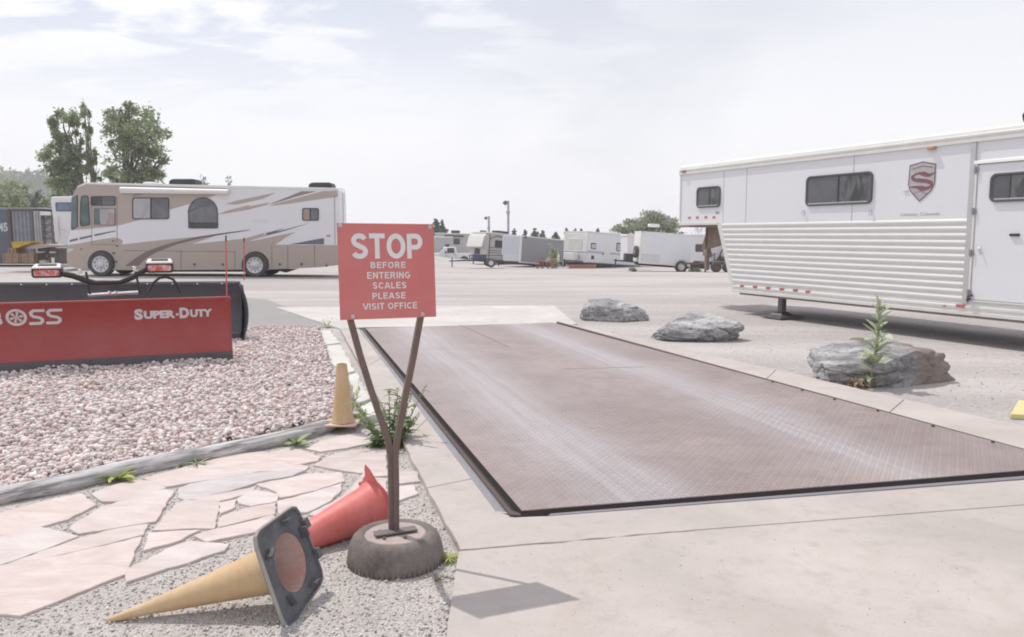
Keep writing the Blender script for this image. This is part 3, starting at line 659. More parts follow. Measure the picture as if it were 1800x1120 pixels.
# ------------------------------------------------------------------ traffic cones
def m_cone(name, c0, c1, dirt):
    t = NT(name); n = t.noise(6, 6, .65); s = t.noise(40, 5, .7, 0, t.mapping((1, 1, .25)))
    c = t.mix(t.ramp(n, (.35, 0.0), (.68, 1.0)), c0, c1); c = t.mix(t.math('MULTIPLY', t.ramp(s, (.5, 0.0), (.75, 1.0)), .45), c, dirt)
    return t.fin(c, .5, 0, t.bump(s, .1, .004), .4)
CONEY = m_cone('sunbleached_orange', (.56, .375, .19), (.62, .455, .29), (.42, .28, .18))
CONER = m_cone('faded_red_plastic', (.60, .13, .115), (.68, .22, .20), (.44, .12, .11))
BLK = M('black_rubber', (.078, .08, .095), .65, 0, .3, 9, (.24, .23, .225), .25, 60)
def yellow_cone():
    tip = gp(189, 1091, .012); bc = dp(508, 992, 3.29); ax = (bc - tip); L_ = ax.length; ax.normalize()
    root = thing('traffic_cone', 'fallen sun bleached orange cone with black rubber base, lying on its side', 'traffic cone', tuple(gp(430, 1080)), group=None)
    m_ = frame(ax, (0, 0, 1), tip)
    hs = .185
    # square rubber base facing right and a little to the viewer
    q4 = [dp(503, 1106, 3.10), dp(566, 1017, 3.43), dp(518, 891, 3.49), dp(446, 944, 3.15)]; bc = sum(q4, Vector())/4; xa = (q4[1] - q4[0] + q4[2] - q4[3]).normalized(); ya = (q4[3] - q4[0] + q4[2] - q4[1]); ya = (ya - xa*ya.dot(xa)).normalized(); pn = xa.cross(ya); B_ = Matrix((xa, ya, pn)).transposed().to_4x4(); B_.translation = bc
    def Pm(x, y, z):
        u, v = .5 + x/(2*hs)*1.05, .5 + y/(2*hs)*1.05; return (q4[0]*(1-u) + q4[1]*u)*(1-v) + (q4[3]*(1-u) + q4[2]*u)*v + pn*z
    n_ = 48; an = [2*math.pi*k/n_ for k in range(n_)]; rg = lambda r_, z: [m_ @ Vector((r_*math.cos(a), r_*math.sin(a), z)) for a in an]; rb = lambda r_, z: [Pm(r_*math.cos(a), r_*math.sin(a), z) for a in an]
    MB().rings([rg(r_, z) for r_, z in ((.001, 0), (.012, .0), (.0145, .012), (.014, .03), (.030, L_*.25), (.032, L_*.255), (.064, L_*.57), (.098, L_*.87))] + [rb(.122, -.010), rb(.117, -.006)] + [rg(r_, z) for r_, z in ((.090, L_*.85), (.058, L_*.55), (.02, L_*.25))], cap=False).build('cone_body', CONEY, root, sharp=40)
    se = [2*math.pi*k/48 for k in range(48)]; sq = [(hs*math.cos(a)/(abs(math.cos(a))**9 + abs(math.sin(a))**9)**(1/9), hs*math.sin(a)/(abs(math.cos(a))**9 + abs(math.sin(a))**9)**(1/9)) for a in se]; n = len(sq); rim = inset(sq, .008)
    circ = []
    for x, y in sq:
        a = math.atan2(y, x); circ.append((.116*math.cos(a), .116*math.sin(a)))
    P = lambda pts, z: [Pm(x, y, z) for x, y in pts]
    b = MB().rings([P(circ, -.012), P(inset(sq, .004), -.014), P(sq, -.008), P(sq, .012), P(rim, .012), P(inset(sq, .011), .002), P(circ, .004)], cap=False)
    base = b.build('base', BLK, root, sharp=30)
    rimm = M('worn_rim', (.40, .36, .33), .8, 0, .3, 15)
    b = MB().tube(P(sq, .003) + P(sq[:1], .003), .0095, 6, cap=False); b.build('rim', rimm, root)
    MB().rings([rb(.1155, .003), rb(.112, -.008), rg(.088, L_*.84), rg(.054, L_*.55), rg(.018, L_*.25)], cap=False).build('cone_inside', M('pink_inside', (.50, .27, .22), .75, 0, .4, 7, (.56, .5, .47)), root)
    for x, y, r_ in ((-.135, .09, 25), (.055, .152, -10), (-.10, -.11, 100), (.150, .06, 80), (.09, -.145, 0)):
        q = Matrix.Translation(Pm(x, y, .002) - bc) @ B_ @ Matrix.Rotation(R(r_), 4, 'Z')
        MB().rings([[q @ Vector((sx*.026*k, sy*.007*k, z)) for sx, sy in ((-1,-1),(1,-1),(1,1),(-1,1))] for z, k in ((0, 1), (.036, .85))]).build('foot', BLK, root, bevel=.002)
    for x, y in ((.188, .085), (.192, -.065)):
        q = Matrix.Translation(Pm(x, y, 0) - bc) @ B_; MB().rings([[q @ Vector((sx*.016, sy*.022, z)) for sx, sy in ((-1,-1),(1,-1),(1,1),(-1,1))] for z in (-.012, .028)]).build('foot', BLK, root, bevel=.002)
yellow_cone()
def red_cone():
    p0 = gp(540, 968, .0); p1 = gp(660, 929, .0); d = (p1 - p0).normalized(); r1 = .132
    end = p1 + Vector((0, 0, r1)) - Vector((0, 0, 0)); ax = Vector((d.x, d.y, .0)); L_ = .50
    root = thing('traffic_cone', 'fallen faded red cone without its base, lying behind the tyre', 'traffic cone', tuple(gp(610, 950)))
    tip = end - ax * L_ - Vector((0, 0, r1 - .062)); ax = (end - tip).normalized(); m_ = frame(ax, (0, 0, 1), tip)
    MB().lathe([(.055, -.02), (.060, 0), (r1 - .012, L_ - .06), (r1 - .002, L_ - .02), (r1 + .004, L_), (r1 - .004, L_), (r1 - .02, L_ - .05), (.045, .0)], 48, m_, cap=False).build('cone_body', CONER, root, sharp=40)
    # torn flange still standing up at the mouth
    b = MB(); r = random.Random(2); fl = []
    for k in range(25):
        a = R(35 + 160 * k / 24); h = .018 + .085 * math.exp(-((k - 8) / 1.7) ** 2) + r.uniform(0, .012)
        fl.append((m_ @ Vector((r1*math.cos(a), r1*math.sin(a), L_)), m_ @ Vector(((r1 + h)*math.cos(a), (r1 + h)*math.sin(a), L_ + .01 - .25*h))))
    b.rings([[p for p, q in fl], [q for p, q in fl], [q + ax*.004 for p, q in fl], [p + ax*.004 for p, q in fl]], cap=False, closed=False)
    b.build('torn_flange', CONER, root, sharp=30)
red_cone()
def upright_cone():
    c = gp(603, 741, .085)
    root = thing('traffic_cone', 'upright faded tan cone with a cut off top at the corner of the gravel bed', 'traffic cone', tuple(c))
    T = Matrix.Translation(c); pr = [(.094, .0), (.090, .012), (.084, .03), (.043, .46), (.041, .475), (.037, .475), (.038, .45), (.075, .03)]
    MB().lathe(pr, 40, T, cap=False).build('cone_body', CONEY, root, sharp=40)
    b = MB().prism([c + Vector((x, y, -.02)) for x, y in rrect(-.15, -.11, .12, .12, .03)], (0, 0, .016)); b.build('base', m_cone('orange_base', (.68, .45, .36), (.72, .52, .44), (.5, .36, .29)), root, bevel=.003)
upright_cone()

# ------------------------------------------------------------------ snow plows
def m_gloss(name, col, rough=.28, dust=.25, dcol=(.42, .36, .34), coat=.0):
    t = NT(name); n = t.noise(2.5, 6, .65); f = t.noise(45, 5, .7)
    sc = t.noise(26, 5, .7, .3, t.mapping((.12, 1, 1.6), (0, R(6), 0))); c = t.mix(t.math('MULTIPLY', t.ramp(n, (.4, 0.0), (.75, 1.0)), dust), col, dcol); c = t.mix(t.math('MULTIPLY', t.ramp(sc, (.60, 0.0), (.68, 1.0)), t.math('MULTIPLY', n, dust*2.2)), c, dcol)
    return t.fin(c, t.math('MULTIPLY_ADD', f, .2, rough), 0, t.bump(t.noise(1.4, 3, .5), .05, .02), .5, coat or None)
REDP = m_gloss('red_poly', (.36, .055, .05), .28, .2, (.40, .19, .20)); BLKP = m_gloss('black_poly', (.085, .085, .098), .42, .2, (.24, .23, .23))
STEELD = M('dark_steel', (.125, .12, .135), .5, .55, .3, 5, (.2, .16, .15), .2, 40); BLKS = M('black_steel', (.035, .033, .036), .38, .2, .15, 9)
CHROME = M('bright_steel', (.70, .69, .74), .2, .95, .05)
def blade(root, L0, L1, H, mat, depth, top, name='moldboard', zc=.13, nx=24, flare=0):
    prof = []
    for k in range(13):
        t = k / 12; z = zc + (H - zc) * t; y = .01 + depth * (1 - (2*t - .95)**2) + top * t
        prof.append((y, z))
    prof += [(prof[-1][0] - .035, H + .004), (prof[-1][0] - .035, H + .022), (prof[-1][0] + .03, H + .022)]
    bk = [(y + .02, z) for y, z in prof[:13]][::-1]
    ring = prof + bk
    b = MB(); rs = []
    for i in range(nx + 1):
        x = L0 + (L1 - L0) * i / nx; f = flare * max(0, (x - (L1 - .35)) / .35) ** 2 if flare else 0
        rs.append([(x, y - f * (.3 + .7*(z/H)), z) for y, z in ring])
    b.rings(rs).build(name, mat, root, True, sharp=40)
    return lambda z: np.interp(z, [p[1] for p in prof[:13]], [p[0] for p in prof[:13]])
def plows():
    O = gp(408, 638); Lp = gp(0, 662); a = math.atan2(O.y - Lp.y, O.x - Lp.x)
    red = thing('snow_plow', 'bright red snow plow blade with white lettering lying on the pink gravel', 'snow plow', tuple(O), a)
    on = lambda px, py, k=0: onplane(px, py, (O.x - math.sin(a)*k, O.y + math.cos(a)*k), a)
    H = on(403, 521, .05)[1]
    fy = blade(red, -3.0, -.0, H - .02, REDP, .12, .02)
    # cutting edge with bolts
    MB().box((-3.02, -.012, -.01), (.0, .012, .15)).build('cutting_edge', STEELD, red, True, bevel=.003)
    for k in range(9): MB().lathe([(.014, 0), (.014, .008), (.006, .012)], 10, frame((0, -1, 0), (0, 0, 1), (-.25 - .33*k, -.012, .125))).build('bolt', STEELD, red, True)
    for k in range(7): MB().lathe([(.011, 0), (.011, .006), (.005, .009)], 10, frame((0, -1, 0), (0, 0, 1), (-.22 - .45*k, fy(H - .06) - .002, H - .045))).build('bolt', STEELD, red, True)
    MB().prism([(.001, y, z) for y, z in [(-.012, 0), (-.012, .15)] + [(float(fy(z)) - .004, z) for z in np.linspace(.16, H - .02, 10)] + [(.12, H - .02), (.16, .4), (.12, 0)]], (.012, 0, 0)).build('end_plate', REDP, red, True, smooth=False, bevel=.002)
    # lettering on the curved face
    MBt = MB(); fn = lambda x, z: Vector((x, float(fy(z)) - .006, z))
    def px(x, y): return on(x, y, .11)
    s0, z1 = px(236, 543); s1, z0 = px(373, 559); zb = px(236, 562)[1]
    big = [('S', 236, 252), ('D', 315, 333)]; zcap = px(300, 541)[1]; zlow = px(300, 561)[1]; zsm = px(300, 545)[1]
    for txt, xa, xb, hi in (('S', 236, 251, zcap), ('UPER', 252.5, 308, zsm), ('D', 315.5, 332.5, zcap), ('UTY', 334, 373, zsm)):
        sl = -.2 / 40; za = px(xa, 0)[0]
        put_text(MBt, txt, fn, px(xa, 550)[0], px(xb, 550)[0], zlow + (.004 if hi == zcap else .012), hi, .06)
    zm = .5*(zlow + zsm); MBt.face([fn(px(309, 550)[0], zm - .014), fn(px(314, 550)[0], zm - .014), fn(px(314, 550)[0], zm + .014), fn(px(309, 550)[0], zm + .014)])
    MBt.build('lettering', M('decal_white', (.70, .67, .67), .5, 0, .1), red, True, smooth=False); MBt = MB()
    # logo: B, wheel-shaped O, two angular S
    za, zb_ = px(60, 571)[1], px(60, 544)[1]; hh = zb_ - za
    def S_(xa, xb):
        A_, B_ = px(xa, 557)[0], px(xb, 557)[0]; w = B_ - A_; k = .15*w; zz = lambda f: za + hh*f
        P = [(A_ + w*1.0, zz(.93)), (A_ + w*.30, zz(.93)), (A_ + w*.14, zz(.80)), (A_ + w*.16, zz(.64)), (A_ + w*.30, zz(.53)), (A_ + w*.66, zz(.45)), (A_ + w*.80, zz(.33)), (A_ + w*.80, zz(.19)), (A_ + w*.66, zz(.075)), (A_ - w*.02, zz(.075))]
        stroke(MBt, P, hh*.19, fn)
    S_(51, 80); S_(81, 111)
    cx, cz = px(29, 558); ro = hh*.60
    stroke(MBt, [(cx + ro*.85*math.cos(R(i*12)), cz + ro*.80*math.sin(R(i*12))) for i in range(30)], hh*.17, fn, closed=True)
    for k in range(6):
        an = R(60*k + 15); stroke(MBt, [(cx + .05*ro*math.cos(an), cz + .05*ro*math.sin(an)), (cx + .62*ro*math.cos(an), cz + .60*ro*math.sin(an))], [hh*.05, hh*.17], fn)
    A_ = px(-30, 557)[0]; B_ = px(4, 557)[0]; w = B_ - A_; zz = lambda f: za + hh*f
    stroke(MBt, [(A_, zz(.075)), (A_ + w*.7, zz(.075)), (A_ + w*.9, zz(.22)), (A_ + w*.88, zz(.40)), (A_ + w*.7, zz(.50)), (A_ + w*.25, zz(.50))], hh*.19, fn)
    stroke(MBt, [(A_ + w*.7, zz(.50)), (A_ + w*.86, zz(.62)), (A_ + w*.86, zz(.80)), (A_ + w*.7, zz(.925)), (A_, zz(.925)), (A_ + w*.1, zz(.08))], hh*.19, fn)
    MBt.build('logo', M('decal_white', (.70, .67, .67)), red, True, smooth=False)
    # light tower behind the blade
    K = .42; y0 = K
    def q(px_, py_, k=K): s, z = on(px_, py_, k); return Vector((s, k, z))
    tower = MB()
    tower.tube([q(112, 482), q(128, 485), q(150, 493), q(168, 498), (q(168, 498) + q(212, 496))/2, q(212, 496), q(232, 488), q(256, 474), q(268, 471)], .035, 12)
    tower.build('light_bar', BLKS, red, True)
    MB().tube([q(158, 518), q(155, 495), q(151, 478)], .018, 4).build('bracket', BLKS, red, True); MB().tube([q(247, 516), q(242, 495), q(238, 477)], .018, 4).build('bracket', BLKS, red, True)
    for c_ in ((140, 473), (236, 468)): MB().box(tuple(q(c_[0], c_[1] + 8) - Vector((.015, .03, 0))), tuple(q(c_[0], c_[1]) + Vector((.02, .03, 0)))).build('latch', CHROME, red, True, bevel=.004)
    b = MB().tube([q(155, 519), q(190, 517), q(243, 514)], .022, 10); b.tube([q(192, 516), q(194, 513)], .025, 8); b.tube([q(203, 516), q(205, 513)], .025, 8); b.build('cross_bar', CHROME, red, True)
    MB().tube([q(262, 512), q(270, 497), q(280, 489), q(292, 487), q(304, 491), q(313, 503), q(318, 515)], .016, 8).build('hose', BLKS, red, True)
    b = MB(); 
    for s_ in (-2.6, -1.2): b.box((s_ - .04, .15, .05), (s_ + .04, .75, .62))
    b.box((-2.6, .55, .2), (-1.2, .75, .34)); b.build('push_frame', BLKS, red, True, bevel=.01)
    lens = NT('light_lens'); xx = lens.xyz(); w_ = lens.math('FRACT', lens.math('MULTIPLY', xx[0], 3.3)); n = lens.noise(14, 3, .6)
    c = lens.mix(lens.ramp(n, (.42, 0.0), (.6, 1.0)), (.55, .10, .085), (.70, .44, .42)); LENS = lens.fin(c, .25, 0, lens.bump(lens.math('SINE', lens.math('MULTIPLY', xx[0], 160.0)), .2, .004), .5)
    WHT = M('lamp_white', (.68, .66, .62), .45, 0, .15, 9)
    for (xa, ya, xb, yb) in ((56, 468, 110, 489), (256, 459, 305, 480)):
        A_, B_ = q(xa, yb), q(xb, ya); z0, z1 = A_.z, B_.z; h = z1 - z0; x0, x1 = A_.x, B_.x; ty = .20
        hous = MB().rings([[(x, y, z) for x, z in rrect(x0 + i_, z0 + i_*.6, x1 - i_, z1 - i_*.6, .035, 4)] for y, i_ in ((K - .06, .012), (K - .03, 0), (K + .08, .0), (K + .17, .05))]).build('lamp_housing', BLKS, red, True, sharp=40)
        pk = MB().prism([(x, K - .068, z) for x, z in rrect(x0 + .03, z0 + h*.18, x1 - .03, z1 - h*.30, .02, 4)], (0, .006, 0)).build('lens', LENS, red, True, smooth=False)
        MB().prism([(x0 + .01, K - .075, z1 - h*.2), (x1 - .01, K - .075, z1 - h*.2), (x1 - .03, K + .12, z1 + h*.08), (x0 + .03, K + .12, z1 + h*.08)], (0, 0, .02)).build('lamp_top', WHT, red, True, smooth=False, bevel=.006)
        v = MB()
        for k in range(5):
            xx0 = x0 + .07 + (x1 - x0 - .14)*k/5; v.prism([(xx0, K - .01, z1 - h*.055), (xx0 + .045, K - .01, z1 - h*.055), (xx0 + .04, K + .06, z1 + h*.045), (xx0 + .005, K + .06, z1 + h*.045)], (0, 0, .024))
        v.build('vent', BLKS, red, True, smooth=False)
    ORC = M('marker_red', (.55, .12, .12), .5, 0, .1)
    def rod(par, a_, b_, nm='marker_rod'):
        MB().tube([a_, b_], .0085, 8).build(nm, ORC, par, True); t_ = MB().tube([b_, b_ + (b_ - a_).normalized()*.07], .0095, 8).build('rod_tip', BLKS, par, True)
    s, z = on(400, 522, .06); s2, z2 = on(397, 424, .06); rod(red, Vector((s - .012, .03, z - .05)), Vector((s2, .03, z2)))
    # black plow behind
    O2 = gp(422, 600); a2 = R(4.5)
    blk = thing('snow_plow', 'black snow plow blade standing behind the red one', 'snow plow', tuple(O2), a2)
    on2 = lambda px, py, k=0: onplane(px, py, (O2.x - math.sin(a2)*k, O2.y + math.cos(a2)*k), a2)
    H2 = on2(425, 497, .1)[1]
    blade(blk, -4.6, .0, H2 - .02, BLKP, .16, .10, nx=30)
    MB().box((-4.6, -.012, -.02), (.0, .014, .13)).build('cutting_edge', STEELD, blk, True, bevel=.003)
    pr = [(-.04, 0), (-.045, .13)] + [(-.02 + .17*(1 - (2*t - .95)**2) + .08*t - .10*math.sin(math.pi*t), .13 + (H2 - .13)*t) for t in np.linspace(0, 1, 12)]
    MB().prism([(.0, y, z) for y, z in pr] + [(.0, .24, H2 - .05), (.0, .34, .45), (.0, .24, .0)], (.018, 0, 0)).build('end_plate', BLKP, blk, True, smooth=False, bevel=.003)
    # flared wing at the right end
    b = MB(); rs = []
    for k in range(9):
        t = k / 8; rs.append([(.02 + .07*t + .05*math.sin(math.pi*zz_)*t, .05 + .16*(1 - (2*zz_ - .95)**2) - .20*t, .02 + (H2 - .04)*zz_) for zz_ in np.linspace(0, 1, 10)])
    b.rings(rs, cap=False, closed=False); o = b.build('wing', BLKP, blk, True); sm = o.modifiers.new('solid', 'SOLIDIFY'); sm.thickness = .015
    for k in range(12): MB().lathe([(.012, 0), (.012, .007), (.005, .01)], 8, frame((0, -1, 0), (0, 0, 1), (-.25 - .36*k, .065, H2 - .01))).build('bolt', CHROME, blk, True)
    MB().box((-4.6, .085, H2 - .004), (.0, .15, H2 + .022)).build('top_strip', M('grey_strip', (.20, .20, .225), .4, .3, .15), blk, True, bevel=.004)
    MB().box((-.5, .065, H2 + .0), (-.06, .085, H2 + .03)).build('top_plate', M('grey_plate', (.34, .34, .37), .4, .4), blk, True, bevel=.003)
    s, z = on2(429, 493, .1); s2, z2 = on2(429, 426, .1); rod(blk, Vector((s, .1, z)), Vector((s2, .1, z2)))
plows()

# ------------------------------------------------------------------ boulders
def m_rock(name, c0, c1, c2, rot, brown=False):
    t = NT(name); ly = t.noise(1.9, 8, .68, 1.0, t.mapping((1, 1, 2.6), rot)); fi = t.noise(22, 8, .75); v = t.voro(5, 'DISTANCE_TO_EDGE', t.mapping((1, 1, 3), rot)); lo = t.noise(2.1, 4, .55)
    c = t.mix(t.ramp(ly, (.36, 0.0), (.50, .5), (.62, 1.0)), c0, c1); c = t.mix(t.math('MULTIPLY', t.ramp(fi, (.36, 1.0), (.5, 0.0)), .75), c, c2)
    c = t.mix(t.math('MULTIPLY', t.ramp(v, (.0, 1.0), (.05, 0.0)), .3), c, c2); c = t.mix(t.math('MULTIPLY', t.ramp(lo, (.58, 0.0), (.72, 1.0)), .35), c, (.30, .26, .235))
    if brown: c = t.mix(t.math('MULTIPLY', t.ramp(t.math('ADD', t.xyz()[0], t.math('MULTIPLY_ADD', fi, .35, -.18)), (.10, 0.0), (.32, 1.0)), .85), c, t.mix(fi, (.20, .15, .125), (.36, .29, .25)))
    return t.fin(c, .8, 0, t.bump(t.math('ADD', t.math('MULTIPLY', ly, 1.6), t.math('MULTIPLY', fi, .7)), .9, .04, t.bump(t.noise(75, 5, .7), .35, .01)), .35)
def boulder(pxl, pxr, top, bot, label, seed, cuts=5, depth=.75, extra=(), cols=None):
    c = gp((pxl + pxr)/2, bot - 3); w = (pxr - pxl)/F*c.y/2; Y = c.y + depth*w*.72; w = (pxr - pxl)/F*Y/2; c = dp((pxl + pxr)/2, bot, Y); h = (dp(0, top, Y + .1).z)
    r = random.Random(seed); bm = bmesh.new(); bmesh.ops.create_icosphere(bm, subdivisions=6, radius=1)
    pl = [(Vector((r.uniform(-1, 1), r.uniform(-1, .5), r.uniform(-.6, 1))).normalized(), r.uniform(.62, .86)) for _ in range(cuts)] + [(Vector(n).normalized(), d) for n, d in extra]
    o_ = Vector((seed*7.3, seed*3.1, 0)); rot = Matrix.Rotation(r.uniform(-.35, .35), 3, 'Y')
    for v in bm.verts:
        p = v.co.copy(); p *= 1 + .26*mnoise.noise(p*1.1 + o_)
        for n, d in pl:
            e = p.dot(n) - d
            if e > 0: p -= n * e * .92
        q = rot @ p
        lay = mnoise.noise(Vector((q.x*1.8, q.y*1.8, q.z*5.5)) + o_); rid = 1 - abs(mnoise.noise(Vector((q.x*2.3, q.y*2.3, q.z*3.5)) + o_*2))
        cr = max(0, 1 - abs(mnoise.noise(Vector((q.x*1.3, q.y*1.3, q.z*2.0)) + o_*3))*9)
        p *= 1 + .028*lay + .07*(rid - .8) + .045*mnoise.noise(p*4 + o_) + .03*mnoise.noise(p*10 + o_) + .014*mnoise.noise(p*26 + o_) - .085*cr
        if p.z < -.55: p.z = -.55 + (p.z + .55)*.2
        v.co = p
    xs = [v.co.x for v in bm.verts]; zs = [v.co.z for v in bm.verts]; x0, x1, z0, z1 = min(xs), max(xs), min(zs), max(zs)
    for v in bm.verts: v.co = Vector(((v.co.x - (x0+x1)/2)/(x1-x0)*2*w, v.co.y*depth*w, (v.co.z - z0)/(z1 - z0)*(h + .05) - .05))
    me = bpy.data.meshes.new('boulder'); bm.to_mesh(me); bm.free(); me.polygons.foreach_set('use_smooth', [True]*len(me.polygons)); me.set_sharp_from_angle(angle=R(38))
    me.materials.append(m_rock('rock_%d' % seed, *(cols or ((.215, .21, .215), (.62, .61, .61), (.12, .112, .112))), (R(15*seed), R(20 - 9*seed), 0), seed == 6))
    o = bpy.data.objects.new('boulder', me); COL.objects.link(o); o.location = (c.x, Y, 0); ORG[o.name] = Vector(o.location)
    tag(o, label, 'boulder', 'grey boulders lining the right side of the scale')
boulder(1019, 1140, 526, 569, 'smallest farthest grey boulder near the far right corner of the scale', 4, depth=.7, extra=(((.1, -.3, 1), .5),))
boulder(1145, 1303, 551, 603, 'middle blue grey layered boulder with a hollow on its face', 11, depth=.7, extra=(((-.1, -.5, 1), .62),))
boulder(1419, 1680, 600, 682, 'largest nearest boulder, pale grey left and brown right, behind the tall weed', 6, depth=.62, extra=(((.75, -.85, .05), .60), ((-.45, -.2, 1), .52), ((.3, -.1, 1), .66)))

def yellow_block():
    p = gp(1778, 738); b = MB()
    Q = [gp(1775, 737), gp(1850, 741), gp(1856, 716), gp(1789, 712)]
    top = [q + Vector((.005 * (1 if i in (0, 3) else -1), 0, .05)) for i, q in enumerate(Q)]
    b.rings([Q, top]); t = NT('pale_yellow'); n = t.noise(9, 5, .6); m_ = t.fin(t.mix(t.ramp(n, (.4, 0.0), (.7, 1.0)), (.68, .60, .27), (.60, .53, .28)), .75)
    tag(b.build('parking_block', m_, bevel=.008), 'pale yellow painted block lying on the lot at the right edge of the photo', 'parking block')
yellow_block()
# ------------------------------------------------------------------ plants
def m_leaf(name, c0, c1, c2=None, trans=.25):
    t = NT(name); r_ = t.attr('tint'); c = t.mix(t.xyz(t.mapping(co=r_))[0], c0, c1)
    t.fin(c, .65, 0, None, .25)
    tr = t.N.new('ShaderNodeBsdfTranslucent'); t.L.new(c, tr.inputs[0]); ms = t.N.new('ShaderNodeMixShader'); ms.inputs[0].default_value = trans
    out = t.N['Material Output']; t.L.new(t.b.outputs[0], ms.inputs[1]); t.L.new(tr.outputs[0], ms.inputs[2]); t.L.new(ms.outputs[0], out.inputs[0]); return t.m
LEAFW = m_leaf('weed_leaf', (.22, .29, .13), (.42, .49, .27)); LEAFG = m_leaf('grey_leaf', (.36, .41, .27), (.56, .60, .42)); LEAFY = m_leaf('yellow_leaf', (.30, .37, .10), (.52, .55, .20))
LEAFD = m_leaf('dark_leaf', (.10, .155, .07), (.29, .36, .18)); DRY = m_leaf('dry_leaf', (.30, .215, .145), (.50, .385, .275)); STEM = M('green_stem', (.24, .27, .14), .7)
class Leaves(MB):
    def __init__(s): super().__init__(); s.t = []
    def leaf(s, base, d, L_, w, droop=.4, fold=.25, rnd=random, tooth=0):
        d = Vector(d).normalized(); side = d.cross(Vector((0, 0, 1)));
        if side.length < .05: side = Vector((1, 0, 0))
        side = (side.normalized() + Vector((0, 0, rnd.uniform(-.4, .4)))).normalized(); p = Vector(base); rows = []; dd = d.copy(); N_ = 6
        for i in range(N_ + 1):
            t = i / N_; ww = w * (math.sin(math.pi * min(1, t*.92 + .08)) ** .75) * (1 - .25*t) * (1 + (tooth * (1 if i % 2 else -1)))
            if i == N_: ww = 0
            up = side.cross(dd).normalized()
            rows.append((p - side*ww/2 + up*fold*ww, p.copy(), p + side*ww/2 + up*fold*ww)); p = p + dd * (L_/N_); dd = (dd + Vector((0, 0, -droop/N_))).normalized()
        n = len(s.v); s.v += [x for r_ in rows for x in r_]; v = rnd.random(); s.t += [v]*(3*len(rows))
        for i in range(N_):
            for k in (0, 1): s.f.append([n+3*i+k, n+3*i+k+1, n+3*i+k+4, n+3*i+k+3]); s.mi.append(0)
    def make(s, name, mat, parent):
        o = s.build(name, mat, parent, recalc=False, sharp=180); at = o.data.attributes.new('tint', 'FLOAT_COLOR', 'POINT')
        at.data.foreach_set('color', [x for t in s.t for x in (t, t, t, 1)]); return o
def weed(px, py, hpx, label, mat, stems=3, leafL=.12, leafw=.035, nl=10, spread=.5, z=.0, seed=1, group=None, tooth=.12, name='weed', rosette=0, top=.5):
    r = random.Random(seed); b0 = gp(px, py, z); H = hpx / F * b0.y * 1.02
    root = thing(name, label, 'weed', tuple(b0), group=group); sm = MB(); lf = Leaves()
    for k in range(stems):
        a = 2*math.pi*k/max(1, stems) + r.uniform(-.4, .4); lean = (r.uniform(.2, 1) * spread) if stems > 1 else spread*.2; h = H * (r.uniform(.55, 1) if k else 1)
        q = b0 + Vector((math.cos(a), math.sin(a), 0)) * r.uniform(0, .03); P = [q + Vector((math.cos(a)*lean*h*t**1.4, math.sin(a)*lean*h*t**1.4, h*t)) for t in (0, .25, .5, .75, 1)]
        sm.tube(P, [.005, .0045, .004, .003, .001], 5)
        for i in range(nl):
            t = (i + r.random()) / nl; idx = min(3, int(t*4)); p = P[idx].lerp(P[idx+1], t*4 - idx); an = i*2.4 + r.uniform(-.5, .5)
            L_ = leafL * (1.0 - top*t) * r.uniform(.75, 1.15); lf.leaf(p, (math.cos(an), math.sin(an), .35 + .9*t), L_, leafw*(1 - .4*t)*r.uniform(.8, 1.2), r.uniform(.3, .9), .2, r, tooth)
    for i in range(rosette):
        an = i*2.4 + r.uniform(-.3, .3); lf.leaf(b0 + Vector((0, 0, .008)), (math.cos(an), math.sin(an), r.uniform(.15, .7)), leafL*r.uniform(.8, 1.25), leafw*r.uniform(.9, 1.4), r.uniform(.5, 1.0), .2, r, tooth)
    if stems: sm.build('stem', STEM, root, recalc=False)
    lf.make('leaves', mat, root); return root
weed(575, 578, 16, 'tiny weed sprouting at the far end of the pale kerb stones', LEAFY, 2, .10, .03, 6, .5, .04, 2, rosette=6)
weed(612, 742, 58, 'leafy green weed growing against the foot of the upright cone', LEAFW, 4, .17, .045, 8, .55, .03, 3, rosette=8)
def bush():
    r = random.Random(12); b0 = gp(684, 786); root = thing('weed', 'big bushy weed with upright seed spikes behind the forked sign post', 'weed', tuple(b0)); sm = MB(); lf = Leaves(); sd = Leaves()
    for k in range(24):
        a = r.uniform(0, 6.28); lean = r.uniform(.15, 1.0); h = r.uniform(.24, .50) if lean < .6 else r.uniform(.18, .38); b_ = b0 + Vector((math.cos(a)*.05, math.sin(a)*.05 + .04, 0))
        P = [b_ + Vector((math.cos(a)*lean*h*t, math.sin(a)*lean*h*t*.7, h*t)) for t in (0, .25, .5, .75, 1)]; sm.tube(P, [.005, .004, .0035, .003, .0015], 5)
        for i in range(11):
            t = (i + r.random())/11; idx = min(3, int(t*4)); p = P[idx].lerp(P[idx+1], t*4 - idx); an = r.uniform(0, 6.28)
            if t < .55 or r.random() < .3: lf.leaf(p, (math.cos(an), math.sin(an), .4), r.uniform(.08, .15), r.uniform(.024, .045), r.uniform(.4, 1), .2, r, .1)
            if t > .4:
                for _ in range(5): sd.leaf(p + Vector((r.uniform(-.012, .012), r.uniform(-.012, .012), r.uniform(-.02, .02))), (r.uniform(-1, 1), r.uniform(-1, 1), 1.4), r.uniform(.015, .032), .010, .1, .2, r)
    for i in range(70):
        an = r.uniform(0, 6.28); lf.leaf(b0 + Vector((r.uniform(-.13, .13), r.uniform(-.06, .10), .01)), (math.cos(an), math.sin(an), r.uniform(.15, .9)), r.uniform(.08, .16), r.uniform(.025, .045), .8, .2, r, .15)
    sm.build('stem', STEM, root, recalc=False); lf.make('leaves', LEAFD, root); sd.make('seed_spikes', LEAFW, root)
bush()
weed(521, 783, 24, 'small weed with two upright leaves in front of the timber, left of the upright cone', LEAFW, 0, .15, .045, 4, .5, .01, 4, rosette=7, tooth=.05)
